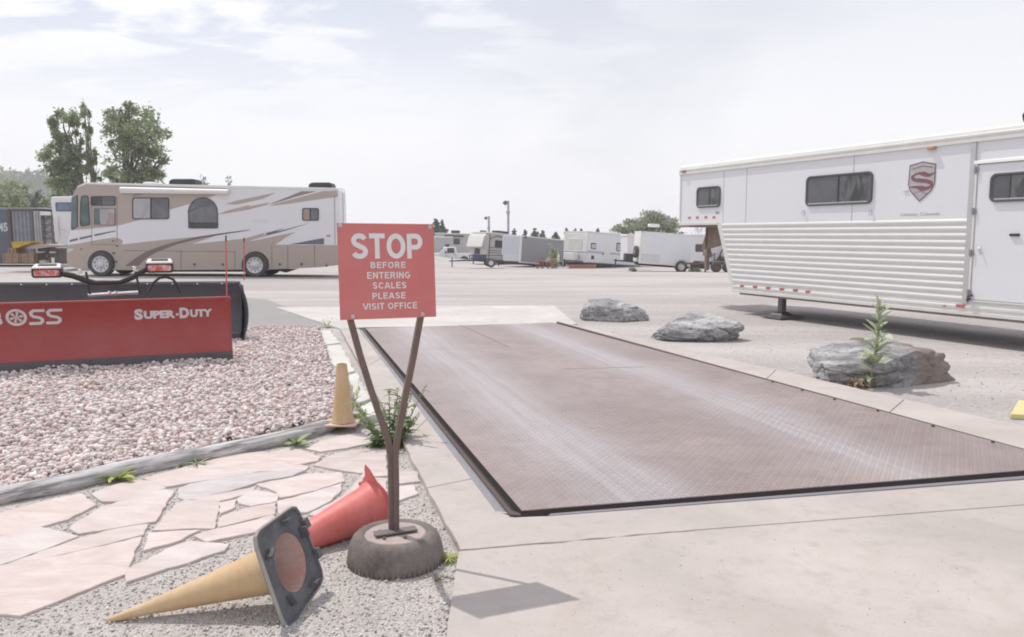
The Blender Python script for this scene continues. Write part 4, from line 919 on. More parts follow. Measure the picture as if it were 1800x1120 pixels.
weed(347, 818, 14, 'thin grassy tuft leaning on the timber', LEAFW, 0, .11, .010, 0, .4, .01, 5, rosette=16, tooth=0)
weed(318, 820, 9, 'faint pale sprig at the timber, just left of the grassy tuft', LEAFG, 0, .08, .008, 0, .4, .01, 15, rosette=8, tooth=0)
weed(205, 845, 16, 'flat yellow green broadleaf weed below the timber, leftmost of the weeds', LEAFY, 0, .14, .05, 0, .4, .01, 6, rosette=14, tooth=.05)
weed(789, 985, 24, 'yellow green grass clump wedged between the tyre and the concrete edge', LEAFY, 0, .075, .008, 0, .4, .005, 7, rosette=40, tooth=0)
weed(768, 1022, 12, 'few dry stems on the gravel in front of the tyre', DRY, 3, .05, .006, 4, .9, .004, 8, tooth=0)
def mullein():
    r = random.Random(9); b0 = gp(1527, 682); H = 158/F*b0.y; root = thing('weed', 'tall pale green weed standing in front of the largest boulder', 'weed', tuple(b0)); sm = MB(); lf = Leaves(); dl = Leaves()
    P = [b0 + Vector((.05*math.sin(2.2*t) + .035*t, 0, H*t)) for t in np.linspace(0, 1, 8)]; sm.tube(P, [.016, .014, .013, .012, .010, .008, .005, .002], 7)
    def at(t): k = min(6, int(t*7)); return P[k].lerp(P[k+1], t*7 - k)
    for i in range(44):
        t = .05 + .95*((i + r.uniform(-.8, .8))/45); an = i*2.4 + r.uniform(-.9, .9); L_ = (.33*(1 - .80*t) + .035)*r.uniform(.5, 1.25); lf.leaf(at(t), (math.cos(an), math.sin(an), .5 + .9*t), L_, L_*r.uniform(.32, .50), r.uniform(.2, 2.2)*(1.2 - t), .2, r, .08)
    for k in range(4):
        t = .62 + .08*k; an = r.uniform(0, 6.28); q = at(t); e = q + Vector((math.cos(an)*.09, math.sin(an)*.05, .13)); sm.tube([q, e], [.005, .002], 5)
        for _ in range(10): lf.leaf(q.lerp(e, r.random()), (r.uniform(-1, 1), r.uniform(-1, 1), 1), .04, .014, .3, .2, r)
    sm.build('stem', STEM, root, recalc=False); lf.make('leaves', LEAFG, root)
    r2 = thing('weed', 'dried brown plant remains at the left foot of the largest boulder', 'dead weed', tuple(gp(1485, 678)))
    for k in range(420):
        px = r.gauss(1508, 20) if k < 150 else r.uniform(1438, 1510); py = 686 - r.random()*7 - max(0, (1510 - px))*.30; q = gp(px, py); an = r.uniform(0, 6.28)
        dl.leaf(q + Vector((0, 0, r.random()*.10)), (math.cos(an), math.sin(an), r.uniform(-.3, .9)), r.uniform(.03, .08), r.uniform(.014, .034), .8, .3, r, .2)
    dl.make('dry_leaves', DRY, r2)
    st = MB()
    for k in range(14): q = gp(r.uniform(1450, 1530), r.uniform(672, 683)); st.tube([q, q + Vector((r.uniform(-.12, .12), r.uniform(-.05, .05), r.uniform(.03, .14)))], [.003, .001], 4)
    st.build('dry_stem', M('dry_stem', (.40, .29, .19), .8), r2, recalc=False)
mullein()

# ------------------------------------------------------------------ trees
def m_bark(name, c): return M(name, c, .9, 0, .35, 2, tuple(x*.5 for x in c), .5, 14)
BARK = m_bark('bark', (.16, .13, .11))
TREEM = {'cotton': m_leaf('tree_leaf', (.18, .225, .125), (.43, .49, .30), trans=.5), 'pale': m_leaf('pale_tree_leaf', (.26, .30, .17), (.44, .49, .30), trans=.4), 'ever': m_leaf('evergreen_leaf', (.11, .13, .11), (.22, .25, .20), trans=.2), 'mid': m_leaf('mid_tree_leaf', (.25, .28, .19), (.43, .46, .33), trans=.4)}
def leaf_cloud(name, blobs, n, size, mat, parent, org, seed, clumps=40, tight=.26, flat=1.0):
    g = np.random.default_rng(seed); vol = np.array([b[1]*b[2]*b[3] for b in blobs]); cnt = np.maximum(10, (n*vol/vol.sum())).astype(int); C = []; T = []
    for (c, rx, ry, rz), k in zip(blobs, cnt):
        nc = max(5, int(clumps*k/n)); d = g.normal(size=(nc, 3)); d /= np.linalg.norm(d, axis=1)[:, None]; rad = g.uniform(.25, 1, (nc, 1))**.5; cc = d*rad; tc = g.uniform(0, 1, nc)
        w = g.integers(0, nc, k); p = cc[w] + g.normal(size=(k, 3))*tight*g.uniform(.5, 1.2, (nc, 1))[w]; C.append(np.array(c) + p*np.array([rx, ry, rz])); T.append(np.clip(.55*tc[w] + .45*g.uniform(0, 1, k), 0, 1))
    C = np.concatenate(C) - np.array(org); T = np.concatenate(T); k = len(C); u = g.normal(size=(k, 3)); u /= np.linalg.norm(u, axis=1)[:, None]; v = np.cross(u, g.normal(size=(k, 3))); v /= np.linalg.norm(v, axis=1)[:, None]; v[:, 2] *= flat
    s = size*g.uniform(.6, 1.35, (k, 1)); V = np.stack([C - u*s, C + v*s*.55, C + u*s, C - v*s*.55], 1).reshape(-1, 3); Fc = np.arange(4*k).reshape(-1, 4)
    o = np_mesh(name, V, Fc, mat, np.repeat(np.repeat(T[:, None], 3, 1), 4, 0), 4); o.parent = parent; return o
def tree(label, Y, blobs, base, n, size, kind, seed, group=None, trunk=.25, name='tree', clumps=40, tight=.26, forks=True):
    bl = [(tuple(dp(x, y, Y + dy)), rx/F*Y, (rx/F*Y)*.8, ry/F*Y) for x, y, rx, ry, dy in blobs]
    bx, by = base; b0 = dp(bx, by, Y); b0.z = min(b0.z, gz(b0.x, Y)) - .1
    root = thing(name, label, 'tree', tuple(b0), group=group); t = MB(); r = random.Random(seed)
    for (c, rx, ry, rz) in bl:
        c = Vector(c); low = Vector((b0.x + r.uniform(-.1, .1)*trunk, b0.y, b0.z)); mid = Vector((b0.x + (c.x - b0.x)*.35, Y + (c.y - Y)*.3, b0.z + (c.z - b0.z)*.5)); end = c + Vector((0, 0, rz*.55))
        t.tube([low, mid, c, end], [trunk, trunk*.62, trunk*.34, trunk*.06], 8)
        for k in range(7 if forks else 2):
            q = mid.lerp(end, r.uniform(.2, .85)); e = c + Vector((r.uniform(-1, 1)*rx, r.uniform(-1, 1)*ry, r.uniform(-.3, .9)*rz))*.85; m2 = q.lerp(e, .5) + Vector((0, 0, .1*rz)); t.tube([q, m2, e], [trunk*.24, trunk*.15, trunk*.04], 5)
    t.build('trunk', BARK, root, recalc=False)
    leaf_cloud('crown', bl, n, size, TREEM[kind], root, b0, seed, clumps, tight); return root
tree('tall cottonwood with a round dense crown behind the motorhome roof, right of its twin', 62, [(235, 228, 48, 46, 0), (215, 205, 34, 26, 1), (258, 250, 40, 40, -1), (232, 290, 50, 40, 0), (280, 288, 24, 38, 0), (250, 320, 45, 24, 1), (205, 320, 30, 20, 0), (226, 196, 22, 16, 0)], (226, 470), 10500, .13, 'cotton', 21, 'twin cottonwoods behind the motorhome', .24, clumps=190, tight=.13)
tree('tall open cottonwood left of its denser twin, sky showing between its limbs', 64, [(112, 225, 26, 34, 0), (104, 270, 30, 34, 0), (150, 218, 16, 34, 1), (130, 285, 28, 26, 0), (152, 262, 18, 30, -1), (115, 318, 34, 22, 0), (165, 300, 16, 20, 0)], (182, 470), 9500, .135, 'cotton', 22, 'twin cottonwoods behind the motorhome', .20, clumps=130, tight=.135)
tree('pale green bushy tree above the dark blue shipping container', 78, [(22, 345, 30, 28, 0), (-25, 340, 30, 34, 2), (45, 352, 18, 18, -1), (8, 368, 44, 14, 0)], (20, 460), 5200, .17, 'pale', 23, 'bushes behind the container', .18, clumps=80)
tree('dark narrow evergreen between the container and the white trailer', 74, [(66, 358, 9, 20, 0), (62, 372, 12, 10, 0), (80, 362, 6, 12, 0)], (66, 460), 1500, .13, 'ever', 24, 'bushes behind the container', .12)
tree('dark green shrub close behind the white trailer left of the motorhome', 70, [(122, 322, 20, 20, 0), (104, 335, 14, 14, 1), (98, 360, 20, 12, 0)], (118, 460), 2200, .15, 'cotton', 25, 'bushes behind the container', .15)
# conifers behind the trailers
def conifer(label, x, top, bot, wpx, Y, seed, group, n=700):
    r = random.Random(seed); k = 5; bl = []
    for i in range(k):
        t = (i + .5)/k; bl.append((x + r.uniform(-.12, .12)*wpx, top + (bot - top)*t, wpx*(.14 + .42*t), (bot - top)/k*.75, 0))
    return tree(label, Y, bl, (x, bot + 45), n, .16*Y/100, 'ever', seed, group, .14, 'conifer', 30, .3, False)
gC = 'dark conifers on the skyline behind the trailers'
for i, (x, t_, b_, w, n, lab) in enumerate([(766, 384, 415, 17, 900, 'dark conifer at the top right corner of the red sign, left of its slimmer twin'), (778, 388, 412, 12, 700, 'slim conifer right beside the conifer at the red sign corner'),
    (904, 402, 418, 9, 420, 'small conifer just right of the taller lamp post'), (923, 404, 418, 7, 350, 'slender conifer above the middle of the grey cargo trailer'), (940, 402, 420, 12, 520, 'broad conifer above the right half of the grey cargo trailer'),
    (954, 405, 420, 9, 380, 'conifer just right of the broad one, above the grey cargo trailer'), (976, 408, 424, 15, 560, 'widest low conifer between the grey trailer and the travel trailer'), (996, 402, 414, 6, 300, 'conifer tip above the left end of the travel trailer roof'),
    (1011, 402, 413, 6, 300, 'middle conifer tip above the travel trailer roof'), (1022, 403, 412, 6, 260, 'conifer tip above the travel trailer, right of the middle one'), (1051, 402, 411, 6, 260, 'lone conifer tip left of the pale leafy tree')]):
    conifer(lab, x, t_, b_, w, 112 + 3*(i % 3), 40 + i, gC, n)
for x, h, lab, sd in ((358, 310, 'left of two hazy conifer tips peeking over the motorhome roof', 60), (402, 312, 'right of two hazy conifer tips peeking over the motorhome roof', 61)):
    conifer(lab, x, h, 352, 24, 260, sd, 'conifer tips over the motorhome roof', 420)
tree('wide pale leafy tree behind the white cargo trailer', 95, [(1140, 395, 34, 20, 0), (1105, 400, 24, 13, 1), (1172, 400, 26, 18, -1), (1088, 403, 16, 9, 0), (1185, 410, 20, 12, 0), (1150, 383, 22, 9, 0)], (1142, 455), 6500, .16, 'mid', 30, None, .3, clumps=110, tight=.22)
def bare_tree():
    Y = 100; b0 = dp(1222, 440, Y); root = thing('tree', 'bare leafless tree seen below the nose of the horse trailer', 'tree', tuple(b0)); t = MB(); r = random.Random(4)
    def br(p, d, L_, w, k):
        e = p + d*L_; t.tube([p, p.lerp(e, .5) + Vector((r.uniform(-.05, .05), 0, 0))*L_, e], [w, w*.8, w*.5], 5)
        if k: 
            for _ in range(3): br(p.lerp(e, r.uniform(.5, 1)), (d + Vector((r.uniform(-.8, .8), r.uniform(-.6, .6), r.uniform(-.1, .5)))).normalized(), L_*.68, w*.55, k - 1)
    br(b0, Vector((0, 0, 1)), 1.6, .07, 4); t.build('trunk', m_bark('pale_bark', (.40, .37, .36)), root, recalc=False)
bare_tree()
def far_weed(x, y, Y, w, h, label, seed, n=500):
    b0 = dp(x, y, Y); root = thing('weed', label, 'weed', tuple(b0)); s = w/F*Y; hz = h/F*Y; leaf_cloud('leaves', [((b0.x, b0.y, b0.z + hz*.45), s/2, s/2, hz*.5)], n, .09, TREEM['pale'], root, b0, seed, 20)
far_weed(973, 472, 60, 18, 34, 'tall bright green weed clump at the left end of the travel trailer', 70)
far_weed(1010, 474, 60, 12, 7, 'low green weed in front of the orange beam under the travel trailer', 71, 160)
far_weed(1222, 479, 47, 16, 8, 'low green weeds right of the white cargo trailer wheel', 72, 220)
far_weed(1112, 477, 48, 14, 6, 'low weeds under the white cargo trailer drawbar', 73, 150)

# ------------------------------------------------------------------ hills
def hill():
    g = MB(); Y0 = 420; rows = []; xs = np.linspace(-420, -150, 60)
    def top(x): return max(.0, (33 - 1.0*max(0, (x + 190))*.30 + 4*mnoise.noise(Vector((x*.02, 1, 0))) + 2*mnoise.noise(Vector((x*.09, 4, 0)))) * sstep(-196, -238, x))
    for j in range(14):
        t = j / 13; rows.append([(x, Y0 - 160 + 160*t, -3 + (top(x) + 3)*t**1.3 + 2.5*mnoise.noise(Vector((x*.06, t*6, 2)))*t) for x in xs])
    rows.append([(x, Y0 + 200, -6) for x in xs])
    t = NT('wooded_slope'); n = t.noise(.06, 8, .7); n2 = t.noise(.35, 6, .7)
    c = t.mix(t.ramp(n, (.4, 0.0), (.62, 1.0)), (.15, .17, .13), (.24, .255, .19)); c = t.mix(t.math('MULTIPLY', t.ramp(n2, (.35, 1.0), (.55, 0.0)), .6), c, (.11, .125, .105))
    g.rings(rows, cap=False, closed=False); tag(g.build('hill', t.fin(c, .95, 0, t.bump(n2, 1.0, 1.5), .1), recalc=False, sharp=180), kind='structure')
    # woods covering it
    gg = np.random.default_rng(5); n = 1500; X = gg.uniform(-330, -205, n); T = gg.uniform(.15, 1, n); bl = []
    for x, tt in zip(X, T):
        z = -3 + (top(x) + 3)*tt**1.3; s = gg.uniform(1.4, 2.8); bl.append(((x, Y0 - 160 + 160*tt, z + s*.6), s, s, s*gg.uniform(.7, 1.2)))
    o = leaf_cloud('far_woods', bl, 26000, .9, m_leaf('far_wood_leaf', (.13, .15, .12), (.25, .28, .21), trans=.1), None, (0, 0, 0), 8, 9000)
    tag(o, 'dark woods covering the hillside far behind the container', 'woods', kind='stuff')
hill()
# ------------------------------------------------------------------ shared vehicle bits
WHITE = M('white_gelcoat', (.73, .715, .745), .35, 0, .10, 1.2, (.5, .48, .46)); TAN = M('tan_paint', (.43, .36, .315), .38, 0, .10, 1.5)
BROWN = M('maroon_stripe', (.19, .14, .138), .4, 0, .1); PURP = M('mauve_stripe', (.28, .215, .22), .4, 0, .1); NAVY = M('navy_stripe', (.135, .14, .17), .4, 0, .1)
WTRIM = M('white_trim', (.77, .76, .74), .4, 0, .15, 2); ALU = M('aluminium', (.62, .62, .62), .32, .85, .12, 6); RUB = M('tyre_rubber', (.058, .054, .057), .85, 0, .3, 6, (.14, .125, .115), .3, 50)
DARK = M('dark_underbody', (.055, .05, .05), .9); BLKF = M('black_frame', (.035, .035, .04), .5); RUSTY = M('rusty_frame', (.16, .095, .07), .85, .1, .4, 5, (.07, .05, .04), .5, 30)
SEAM = M('panel_seam', (.16, .14, .13), .8); AMBER = M('amber_lens', (.52, .27, .15), .4); REDL = M('red_reflector', (.52, .13, .14), .4); CHR = M('wheel_chrome', (.62, .61, .63), .3, .35, .15, 14)
def m_glass(name, col, col2, rough=.06, scale=1.5, streak=(1, 1, 1)):
    if name in MATS: return MATS[name]
    t = NT(name); n = t.noise(scale, 3, .5, .6, t.mapping(streak)); MATS[name] = t.fin(t.mix(t.ramp(n, (.4, 0.0), (.6, 1.0)), col, col2), rough, 0, t.bump(t.noise(1.1, 2, .5), .02, .05), .6); return MATS[name]
GL_D = m_glass('dark_glass', (.028, .03, .034), (.055, .058, .062)); GL_G = m_glass('grey_glass', (.10, .10, .115), (.16, .16, .175)); GL_B = m_glass('blind_glass', (.42, .41, .41), (.34, .33, .33), .15)
GL_T = m_glass('tinted_glass', (.06, .10, .10), (.11, .15, .15)); GL_BL = m_glass('blue_glass', (.10, .12, .19), (.16, .20, .30)); CURT = M('curtain', (.50, .47, .45), .8, 0, .3, 6)
def wheel(root, c, axis, r, w, rim_r, rim_mat=CHR, lugs=8, holes=8, parts=True):
    m_ = frame(axis, (0, 0, 1), c)
    t = MB().lathe([(rim_r, -w*.42), (r*.90, -w*.5), (r*.975, -w*.40), (r, -w*.25), (r, w*.25), (r*.975, w*.40), (r*.90, w*.5), (rim_r + .012, w*.44), (rim_r, w*.40)], 36, m_, cap=False).build('wheel', RUB, root, sharp=45)
    if not parts:
        MB().lathe([(rim_r, w*.36), (rim_r*.9, w*.40), (rim_r*.5, w*.30), (.001, w*.32)], 20, m_, cap=False).build('rim', rim_mat, t); return t
    ORG[t.name] = ORG.get(t.name, Vector())
    b = MB().lathe([(rim_r + .004, w*.40), (rim_r, w*.46), (rim_r*.93, w*.44), (rim_r*.86, w*.36), (rim_r*.60, w*.31), (rim_r*.42, w*.37), (rim_r*.38, w*.46), (rim_r*.25, w*.50), (.001, w*.51)], 36, m_, cap=False)
    for k in range(lugs):
        a = 2*math.pi*k/lugs; b.lathe([(rim_r*.05, w*.30), (rim_r*.05, w*.40), (rim_r*.02, w*.42)], 6, m_ @ Matrix.Translation((rim_r*.52*math.cos(a), rim_r*.52*math.sin(a), 0)))
    b.cur = 1
    for k in range(holes):
        a = 2*math.pi*(k + .5)/holes; b.lathe([(rim_r*.085, w*.33), (rim_r*.08, w*.355), (.001, w*.355)], 10, m_ @ Matrix.Translation((rim_r*.74*math.cos(a), rim_r*.74*math.sin(a), .0)), cap=False)
    b.build('rim', [rim_mat, DARK], t, sharp=30, recalc=False); return t

# ------------------------------------------------------------------ motorhome
def motorhome():
    Y0 = gp(180, 486).y; W = 2.5; Z0 = gp(180, 486, 0)
    root = thing('motorhome', 'large tan and white motorhome with swoosh graphics and a rolled awning, parked side on', 'motorhome', (Z0.x, Y0, 0))
    P = lambda pts, k=0.0: [(dp(x, y, Y0).x, Y0 - k, dp(x, y, Y0).z) for x, y in pts]
    px = Y0 / F
    out = [(118, 468), (117, 448), (118, 430), (122, 408), (126, 396), (127, 346), (131, 334), (138, 326), (150, 321.5), (591, 331.2), (595, 337), (596, 400), (598, 466), (560, 470), (480, 474), (260, 475.5), (200, 475), (150, 475)]
    f0 = P(out); fx = lambda d, sh: [(x - sh*max(0, (p[0] - 520)/90)**2, Y0 + d, z) for (x, y, z), p in zip(f0, out)]
    body = MB().rings([f0, fx(.5, .02), fx(1.6, .16), fx(W, .42)]).build('body', WHITE, root, smooth=False, bevel=.06, seg=3)
    def arch(cx, cy, r): return [(cx + r*math.cos(R(a)), cy - r*math.sin(R(a))) for a in range(-18, 199, 12)]
    L1, L2 = .004, .008
    def dec(polys, mat, k, name='livery_stripe', par=root):
        b = MB()
        for p in polys: b.prism(P(p, k), (0, k - .0005, 0))
        return b.build(name, mat, par, smooth=False)
    T1 = [(127.3, 397), (127.3, 346), (131.5, 334.5), (138.5, 326.6), (150.3, 322.3), (212, 325), (330, 329), (400, 331.5), (398, 335), (384, 341), (358, 350), (335, 358), (297, 369), (248, 386), (216, 394.5), (200, 398), (160, 402), (126, 405)]
    T2 = [(118.3, 468), (117.3, 448), (118.3, 431), (140, 428), (160, 424), (182, 420), (200, 418), (211, 419.5), (216, 424), (214, 430), (264, 424), (340, 417), (385, 412.5), (338, 429), (355, 427.5), (430, 419.5), (463, 410), (466, 412.5), (452, 419), (436, 424.5), (462, 420), (490, 414), (520, 408), (503, 417), (484, 430.4), (596.5, 431), (598, 466), (560, 469.5), (480, 473.5), (260, 475), (200, 474.5), (150, 474.5)]
    S1 = [(395, 359), (415, 353), (449, 346), (485, 338.5), (463, 349.5), (415, 360)]
    S2 = [(383, 377), (400, 370), (439, 360.5), (437, 363), (475, 355.8), (468, 360.5), (437, 368.5), (400, 375)]
    S4 = [(472, 362.4), (500, 354), (568, 336), (593, 335.2), (594, 346), (547.6, 352.4), (500, 359.5)]
    dec([T1, T2, S1, S2, S4], TAN, L1)
    SW = [(220, 467.5), (238, 454), (255, 443.5), (276, 435), (300, 427.5), (345, 416.5), (385, 410.5), (440, 403.5), (439, 404.6), (420, 408), (385, 413.5), (345, 421), (310, 430), (276, 443), (256, 455), (243, 467.5)]
    dec([SW, [(228, 346), (240, 341.5), (262, 340), (244, 342.5)]], BROWN, L2); dec([[(473, 359.3), (500, 348.5), (530.6, 336.2), (556, 336.5), (520, 346), (481, 358)]], PURP, L2)
    dec([[(452, 418.8), (470, 412.5), (465.5, 410.2), (500, 401.5), (484, 408.2), (544, 392.2), (510, 403), (482, 411)], [(508.6, 429.6), (569.6, 418.3), (569.6, 429.8)], [(122.5, 421.8), (137, 418.5), (137, 422.2), (122.8, 425.6)], [(140, 417.8), (161, 413.2), (161, 416.6), (140, 421.6)], [(166, 412), (203, 405.3), (203, 406.8), (166, 415.6)]], NAVY, L2)
    # compartment seams and locks
    b = MB()
    def line(x0, y0, x1, y1, w=.7):
        d = Vector((x1-x0, y1-y0)); n = Vector((-d.y, d.x)).normalized()*w/2; b.prism(P([(x0+n.x, y0+n.y), (x1+n.x, y1+n.y), (x1-n.x, y1-n.y), (x0-n.x, y0-n.y)], .011), (0, .004, 0))
    for l in ((219, 440.5, 413, 442.5), (318, 441, 318, 474), (413, 442, 413, 474), (478, 431, 478, 473), (506, 431, 506, 472), (553, 431, 553, 469), (161.5, 362, 161.5, 432), (206, 345, 206, 425), (161.5, 430, 205, 430), (588, 345, 589, 430)): line(*l)
    b.build('panel_seam', SEAM, root, smooth=False)
    b = MB()
    for x, y in ((342, 465), (392, 465), (492, 464.5), (530, 464.5), (574, 467)): c = Vector(P([(x, y)], .008)[0]); b.lathe([(.05, 0), (.05, .012), (.03, .016)], 10, frame((0, -1, 0), (0, 0, 1), c))
    b.build('lock', STEELD, root)
    b = MB()
    for x, y, w, h in ((206, 432.5, 5, 2.2), (200, 445, 5, 3), (204, 460, 5, 3), (143, 438, 4, 1.2), (199, 424, 4, 2)):
        q = rrect(x - w/2, y - h/2, x + w/2, y + h/2, .8, 3); b.prism(P(q, .02), (0, .02, 0))
    b.build('handle', M('dark_brown', (.10, .065, .05), .5), root)
    # roof edge, awning, roof units
    MB().prism(P([(134, 329), (150, 320.6), (592, 330.4), (593, 333.6), (400, 330.6), (152, 324), (138, 329.5)], .02), (0, .3, 0)).build('roof_edge', WTRIM, root, smooth=False, bevel=.01)
    a0, a1 = Vector(P([(214, 333.5)])[0]), Vector(P([(403, 337.8)])[0]); b = MB().tube([a0 + Vector((0, -.10, 0)), a1 + Vector((0, -.10, 0))], .095, 16)
    aw = b.build('awning', WTRIM, root); MB().prism(P([(214, 336.5), (404, 340), (404, 342), (214, 339.5)], .15), (0, .15, 0)).build('awning_rail', WTRIM, aw, smooth=False, bevel=.01)
    def roofbox(x0, x1, y0, y1, mat, name, d0=.8, d1=1.6):
        q = [(x0, y1), (x0 + .4, y0 + 4), (x0 + (x1-x0)*.10, y0 + 1), (x0 + (x1-x0)*.2, y0), (x1 - (x1-x0)*.16, y0), (x1 - (x1-x0)*.05, y0 + 1.5), (x1, y1)]
        MB().prism([(p[0], p[1] + d0, p[2]) for p in P(q)], (0, d1 - d0, 0)).build(name, mat, root, bevel=.05, seg=3)
    roofbox(280, 329, 311.5, 326, BLKF, 'air_conditioner'); roofbox(532, 575.5, 318, 332, BLKF, 'air_conditioner'); roofbox(231, 258, 317.5, 325, WTRIM, 'roof_vent'); roofbox(440, 456, 325, 330, WTRIM, 'roof_vent'); roofbox(355, 362, 325.5, 328, WTRIM, 'roof_vent'); roofbox(425, 429, 324.5, 329, WTRIM, 'roof_vent')
    # windows
    def win(poly, pane, name='window', mull=None, d=1.4):
        n = len(poly); i = inset(poly, d)
        f = MB().rings([P(poly, .010), P(poly, .030), P(i, .030), P(i, .016)], cap=False).build(name, BLKF, root, sharp=40)
        for q, mat, nm in pane(i): MB().face(P(q, .017)).build(nm, mat, f, smooth=False)
        if mull:
            b = MB()
            for (x0, y0, x1, y1) in mull: b.prism(P([(x0, y0), (x1, y0), (x1, y1), (x0, y1)], .028), (0, .012, 0))
            b.build('mullion', BLKF, f, smooth=False)
        return f
    def halves(xm, ml, mr):
        def fn(i):
            return [([p for p in i if p[0] <= xm] and clip(i, xm, True), ml, 'pane'), (clip(i, xm, False), mr, 'pane')]
        return fn
    def clip(poly, xm, left):
        o = []; n = len(poly)
        for k in range(n):
            a, c = poly[k], poly[(k+1) % n]; ia = (a[0] <= xm) == left; ic = (c[0] <= xm) == left
            if ia: o.append(a)
            if ia != ic: t = (xm - a[0])/(c[0] - a[0]); o.append((xm, a[1] + t*(c[1] - a[1])))
        return o
    win(rrect(233, 347.5, 297.5, 385.5, 4), halves(265.5, GL_B, GL_G), mull=[(264.6, 349, 266.8, 384)])
    arc = [(331.5 + 1.5, 401.5), (331.5, 400), (331, 372)] + [(357 + 26*math.cos(R(a)), 373 - 26*math.sin(R(a))) for a in range(180, -1, -12)] + [(383.5, 400), (382, 401.5)]
    f = win(arc, lambda i: [(i, GL_G, 'pane')], mull=[(333, 391.2, 382.5, 392.8)])
    MB().face(P([(334, 393), (382, 393), (381.6, 399.8), (334.4, 399.8)], .020)).build('pane', GL_D, f, smooth=False)
    win(rrect(531.5, 366, 560.5, 388, 3), halves(545.5, M('tan_blind', (.36, .28, .22), .5), GL_G), mull=[(544.6, 367, 546.3, 387)])
    win(rrect(160, 345, 203.5, 361.5, 3), halves(181, GL_D, GL_G))
    win([(144, 344.3), (153.5, 343.7), (155.6, 346.5), (158.6, 391), (157.6, 396), (143.5, 398.3), (141.2, 395), (141.6, 356)], lambda i: [(i, GL_T, 'pane')], d=1.1)
    f = win(rrect(166, 366.5, 203, 396, 1.2), lambda i: [(i, GL_B, 'pane')], d=.5)
    b = MB(); b.face(P([(167, 367.5), (176, 367.5), (175.5, 386), (178, 394.5), (167, 394.5)], .02)); b.build('curtain', GL_T, f, smooth=False)
    b = MB(); b.face(P([(189, 374.5), (202, 374.5), (202, 395), (186, 395), (189.5, 389)], .02)); b.build('striped_cloth', M('striped_cloth', (.36, .20, .20), .8, 0, .5, 8, (.45, .42, .43)), f, smooth=False)
    # windshield wrapping round the nose
    ws = [(126.6, 347), (135.8, 343.5), (135.8, 398), (131, 402.8), (125.2, 402.5)]
    b = MB().prism(P(ws, .012), (0, .01, 0)); q = P([(126, 347), (124.6, 402)]); b.prism([(q[0][0] - .015, Y0 + .02, q[0][2]), (q[1][0] - .015, Y0 + .02, q[1][2]), (q[1][0] - .015, Y0 + W - .1, q[1][2]), (q[0][0] - .015, Y0 + W - .1, q[0][2])], (.01, 0, 0))
    b.build('windshield', GL_T, root, smooth=False)
    MB().prism(P([(135.4, 343), (137, 343), (137, 398.5), (126, 405), (125, 404), (135.4, 397.5)], .016), (0, .012, 0)).build('windshield_frame', BLKF, root, smooth=False)
    MB().prism(P([(118.5, 437), (127, 436.5), (130, 439), (122, 443), (118, 443.5)], .012), (0, .012, 0)).build('headlight', M('headlight', (.62, .60, .58), .15), root, smooth=False, bevel=.004)
    # wheels
    for cx, cy, rp, dual in ((178.5, 464.3, 22, 0), (449, 466, 22, 1)):
        MB().prism(P(arch(cx, cy, rp*1.22), .012), (0, .006, 0)).build('wheel_arch', TAN, root, smooth=False)
        MB().prism(P(arch(cx, cy, rp*1.10), .016), (0, .006, 0)).build('wheel_well_shade', DARK, root, smooth=False)  # flat dark disc paints the shaded hollow on the solid body
        c = Vector(P([(cx, cy)])[0]); r = rp*px*.985
        wheel(root, c + Vector((0, .06, 0)), (0, -1, 0), r, .34, r*.66, CHR, 10, 10)
        MB().lathe([(.2, -.15), (r*.96, -.15), (r*.98, .15), (.2, .15)], 24, frame((0, -1, 0), (0, 0, 1), c + Vector((.05, 1.75, 0)))).build('wheel', RUB, root)
    b = MB(); u0, u1 = P([(240, 474)])[0], P([(425, 473)])[0]
    b.box((u0[0], Y0 + .3, u0[2] - .10), (u1[0], Y0 + 1.9, u0[2] + .1)); q = P([(428, 478), (434, 472)]); b.box((q[0][0], Y0 + .2, q[0][2] - .12), (q[1][0], Y0 + .5, q[1][2]))
    b.prism(P([(485, 473), (500, 474), (518, 473.5), (510, 476), (498, 480), (486, 477)], -.3), (0, .3, 0)); b.build('chassis', DARK, root)
    # ladder at the rear
    b = MB()
    for dy in (.95, 1.35): b.tube([(x_, Y0 + dy, z_) for x_, _, z_ in P([(582, 330), (588, 328.5), (592, 330), (593.5, 345), (594, 362), (595, 395)])], .014, 6)
    for y in (338, 352, 366, 380): x_, _, z_ = P([(593.5 + (y-345)*.03, y)])[0]; b.tube([(x_, Y0 + .95, z_), (x_, Y0 + 1.35, z_)], .012, 6)
    b.build('ladder', ALU, root)
    b = MB(); fn = lambda u, v: Vector(P([(441 + 32*u, 391 - 6*v)], .009)[0]); put_text(b, 'Cruiser', fn, 0, 1, 0, 1, 0, .3) if False else None
    b = MB(); stroke(b, [(442, 388.5), (447, 386.8), (455, 387.6), (462, 386.8), (474, 390)], .35, lambda x, y: Vector(P([(x, y)], .006)[0])); stroke(b, [(446, 390.5), (452, 388.8), (460, 391), (470, 389.6)], .3, lambda x, y: Vector(P([(x, y)], .006)[0])); b.build('script_mark', M('faint_grey', (.45, .44, .47), .5), root, smooth=False)
    MB().prism(P([(574, 412.5), (581, 412.5), (581, 416.8), (574, 416.8)], .006), (0, .004, 0)).build('sticker', M('sticker_grey', (.42, .42, .46), .6, 0, .5, 60), root, smooth=False)
motorhome()

